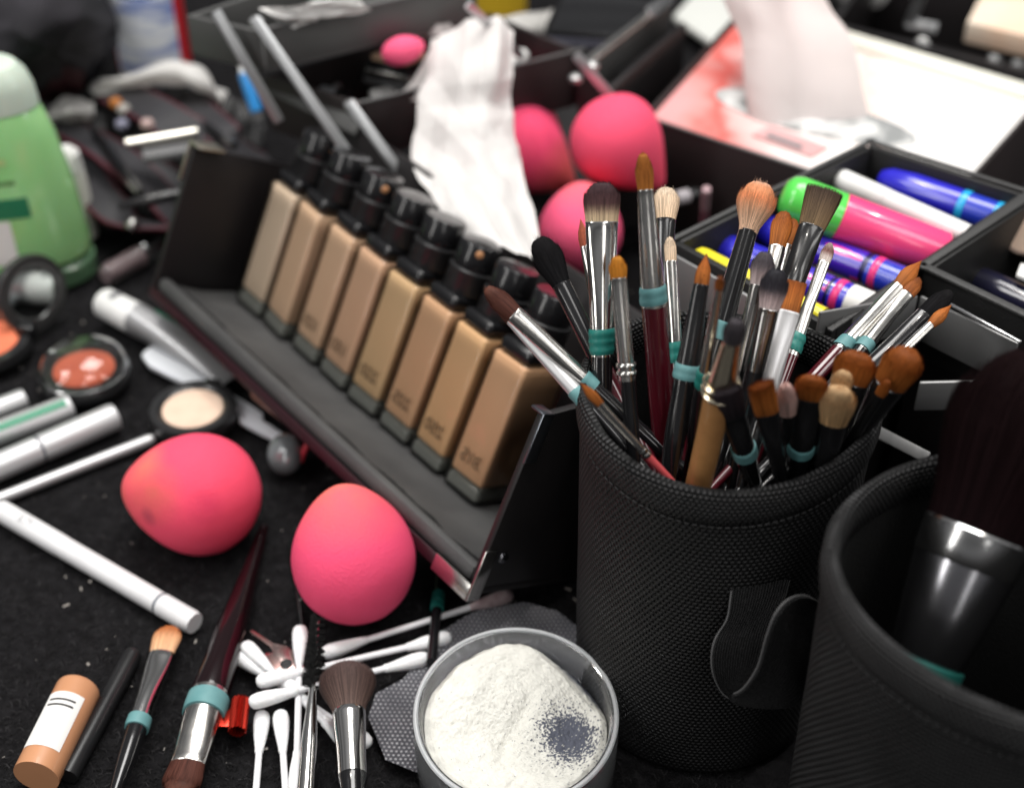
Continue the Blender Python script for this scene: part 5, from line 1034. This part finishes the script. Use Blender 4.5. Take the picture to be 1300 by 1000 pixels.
# right-hand organiser tray
X2O = T(*gz(1290, 330, 0)); i2 = X2O.inverted(); o2 = thing('organiser_tray', 'black tray at the right edge holding a dark blue tube', 'tray', X2O)
Q = [gz(*p, ZO+.002) for p in ((1172,340),(1316,246),(1480,320),(1322,412))]
loc(tray_mb(MB(), Q, .034, .0026), i2).build('tray', M('organiser_black'), o2, X2O)
cq = sum(Q, Vector())/4; bq = [p.lerp(cq, .06) for p in Q]; loc(MB().hexa([Vector((p.x, p.y, 0)) for p in bq], [Vector((p.x, p.y, ZO-.0345)) for p in bq], .001), i2).build('base', case_black, o2, X2O)
bar(Q[0]+Vector((0, 0, .0008)), Q[3]+Vector((0, 0, .0008)), .0034, .0014, M('worn_edge'), 'rim_trim', o2); bar(Q[0]+Vector((0, 0, .0008)), Q[1]+Vector((0, 0, .0008)), .0030, .0014, M('worn_edge'), 'rim_trim', o2)
rod('mascara_tube', 'dark navy glossy tube lying in the right-hand tray', 'mascara', (1222,350), (1400,428), 44, [('cap', M('navy_gloss', (.012,.012,.03), .15, coat=.8), [(0,.6), (.02,.95), (.05,1), (1,1)])], z=zf+.013)
X = T(*gz(1296, 296, .098)); t = thing('compact', 'pale peach compact standing at the right edge of the right-hand tray', 'compact', X); Xd = frame(gz(1302, 296, .1), CAM-gz(1302, 296, .1), (0, 0, 1))
MB().lathe([(0,0), (.0075,0), (.008,.0006), (.008,.004), (.0072,.0046)], 36).build('case', M('peach_plastic', (.62,.46,.38), .4), t, Xd); MB().lathe([(.0068,.0047), (0,.0049)], 36, close=False).build('pan', M('cream_powder'), t, Xd)
slab('white_tag', 'small white plastic tag beside the pale compact at the right edge', 'tag', [(1290,348),(1310,356),(1312,338),(1296,332)], .1, .002, white_plastic)
# silver plates and brackets between cup and organiser
Xk = T(*gz(1140, 440, 0)); ik = Xk.inverted(); t = thing('metal_bracket', 'brushed aluminium bracket plates of the case standing behind the brush cups', 'bracket', Xk)
plate(gz(1042,397,.1165), gz(1166,376,.1075), .016, .0012, alu, 'plate', t, ik, Xk); plate(gz(1168,376,.1065), gz(1292,436,.108), .017, .0012, alu, 'plate', t, ik, Xk)
bar(gz(1204,385,.1085), gz(1290,431,.1095), .0012, .001, M('bright_edge', (.85,.85,.86), .2, 1), 'bright_edge', t)
plate(gz(1168,486,.09), gz(1250,484,.092), .012, .0012, alu, 'plate', t, ik, Xk); bar(gz(1114,548,.075), gz(1172,578,.078), .004, .0012, alu, 'plate', t)
for p, z in ((gz(1112,392,.111), .0),):
    q = [Vector((p.x-.002, p.y+.0015, 0)), Vector((p.x+.002, p.y+.0015, 0)), Vector((p.x+.002, p.y+.004, 0)), Vector((p.x-.002, p.y+.004, 0))]
    loc(MB().hexa(q, [v+Vector((0, 0, p.z-.004)) for v in q], .0004), ik).build('post', case_black, t, Xk)

# ------------------------------------------------------------------ black case at the back right
ZB = .045; P4 = [gz(*p, ZB) for p in ((1052,30),(1345,105),(1420,10),(1110,-50))]; XB = T(*(sum(P4, Vector())/4-Vector((0, 0, ZB)))); iB = XB.inverted(); t = thing('black_case', 'black open case with steel rivets behind the tissue box at the back right', 'make-up case', XB)
loc(tray_mb(MB(), P4, ZB-.001, .004), iB).build('body', case_black, t, XB)
for p in ((1168,52), (1260,72), (1290,78)): MB().lathe([(.0040,-.001), (.004,.001), (.002,.0024), (0,.0026)], 20, close=False).build('rivet', M('rivet_steel'), t, frame(gz(*p, .036)+Vector((0,-.005,0)), CAM-gz(*p, .036), (0, 0, 1)))
bar(gz(1155,30,.050), gz(1172,-12,.075), .006, .002, M('arm_steel'), 'latch', t); bar(gz(1155,30,.05), gz(1185,36,.05), .006, .002, M('arm_steel'), 'latch', t)
slab('palette', 'peach and cream printed palette lying in the black case at the back right', 'palette', [(1228,28),(1330,52),(1370,10),(1255,-25)], .055, .012, M('peach_print', (.80,.70,.58), .5, var=(18, (.82,.48,.30))))
X = T(*gz(1112, 20, 0)); o = MB().lathe([(.012,0), (.02,.004), (.03,.018), (.032,.026), (.030,.026), (.019,.006), (0,.004)], 48, X=None, close=False).build('white_bowl', white_plastic, None, X); tag(o, 'white bowl standing behind the tissue box at the top edge', 'bowl')
# ------------------------------------------------------------------ light
w = bpy.data.worlds.new('World'); scene.world = w; w.use_nodes = True
nt = w.node_tree; bg = nt.nodes['Background']; tc = nt.nodes.new('ShaderNodeTexCoord'); sp = nt.nodes.new('ShaderNodeSeparateXYZ'); nt.links.new(tc.outputs['Generated'], sp.inputs[0])
rp = nt.nodes.new('ShaderNodeValToRGB'); rp.color_ramp.elements[0].position = .3; rp.color_ramp.elements[0].color = (.04,.04,.042,1); rp.color_ramp.elements[1].position = 1; rp.color_ramp.elements[1].color = (.42,.42,.43,1)
for pos, v in ((.5,.07), (.58,.30), (.66,.10), (.74,.34), (.82,.20), (.9,.5)): e = rp.color_ramp.elements.new(pos); e.color = (v, v, v*1.02, 1)
nt.links.new(math_node(nt, 'MULTIPLY_ADD', sp.outputs[2], .5, .5), rp.inputs[0]); nt.links.new(rp.outputs[0], bg.inputs[0]); bg.inputs[1].default_value = .6
def area(name, loc, target, size, power, col=(1, 1, 1), shape='SQUARE', sy=None):
    ld = bpy.data.lights.new(name, 'AREA'); ld.energy = power; ld.size = size; ld.color = col; ld.shape = shape
    if sy: ld.size_y = sy
    o = bpy.data.objects.new(name, ld); C.objects.link(o); o.location = loc; o.rotation_euler = (Vector(target)-Vector(loc)).to_track_quat('-Z', 'Y').to_euler(); return o
area('overhead_area', (.1, 1.0, 2.0), (0, .45, 0), .9, 31, (1, .985, .96))
area('overhead_area', (-1.3, .2, 1.9), (-.05, .45, 0), .6, 12, (1, .985, .96))  # upper-left light added to lift the green bottle's side
area('overhead_area', (.5, -.5, 1.9), (.1, .5, .05), .7, 9, (1, .985, .96))  # front fill added to brighten the tissue in the box
area('ceiling_spot', (-.35, .75, 1.6), (0, .45, 0), .05, 4, (1, .95, .88), 'DISK')
area('ceiling_spot', (.55, .6, 1.7), (0, .45, 0), .05, 4, (1, .95, .88), 'DISK')
area('ceiling_spot', (.05, .15, 1.8), (0, .45, 0), .05, 3, (1, .95, .88), 'DISK')
area('reflection_strip', (-1.1, -.25, .75), (.05, .4, .12), .16, 5, (1, .98, .95), 'RECTANGLE', 1.1)  # this and the next two: strip lights added for streaks on the ferrules
area('reflection_strip', (1.2, .0, .8), (.05, .4, .12), .14, 4, (1, .98, .95), 'RECTANGLE', 1.1)
area('reflection_strip', (.15, -1.1, 1.0), (.05, .4, .12), .20, 2.2, (1, .98, .95), 'RECTANGLE', .9)
scene.view_settings.view_transform = 'Standard'; scene.view_settings.look = 'None'; scene.view_settings.exposure = 0; scene.view_settings.gamma = 1
cy = scene.cycles; cy.use_denoising = True; cy.max_bounces = 10; cy.transparent_max_bounces = 8; cy.transmission_bounces = 8; cy.glossy_bounces = 5; cy.diffuse_bounces = 4; cy.sample_clamp_indirect = 6; cy.caustics_reflective = False
scene.render.engine = 'CYCLES'
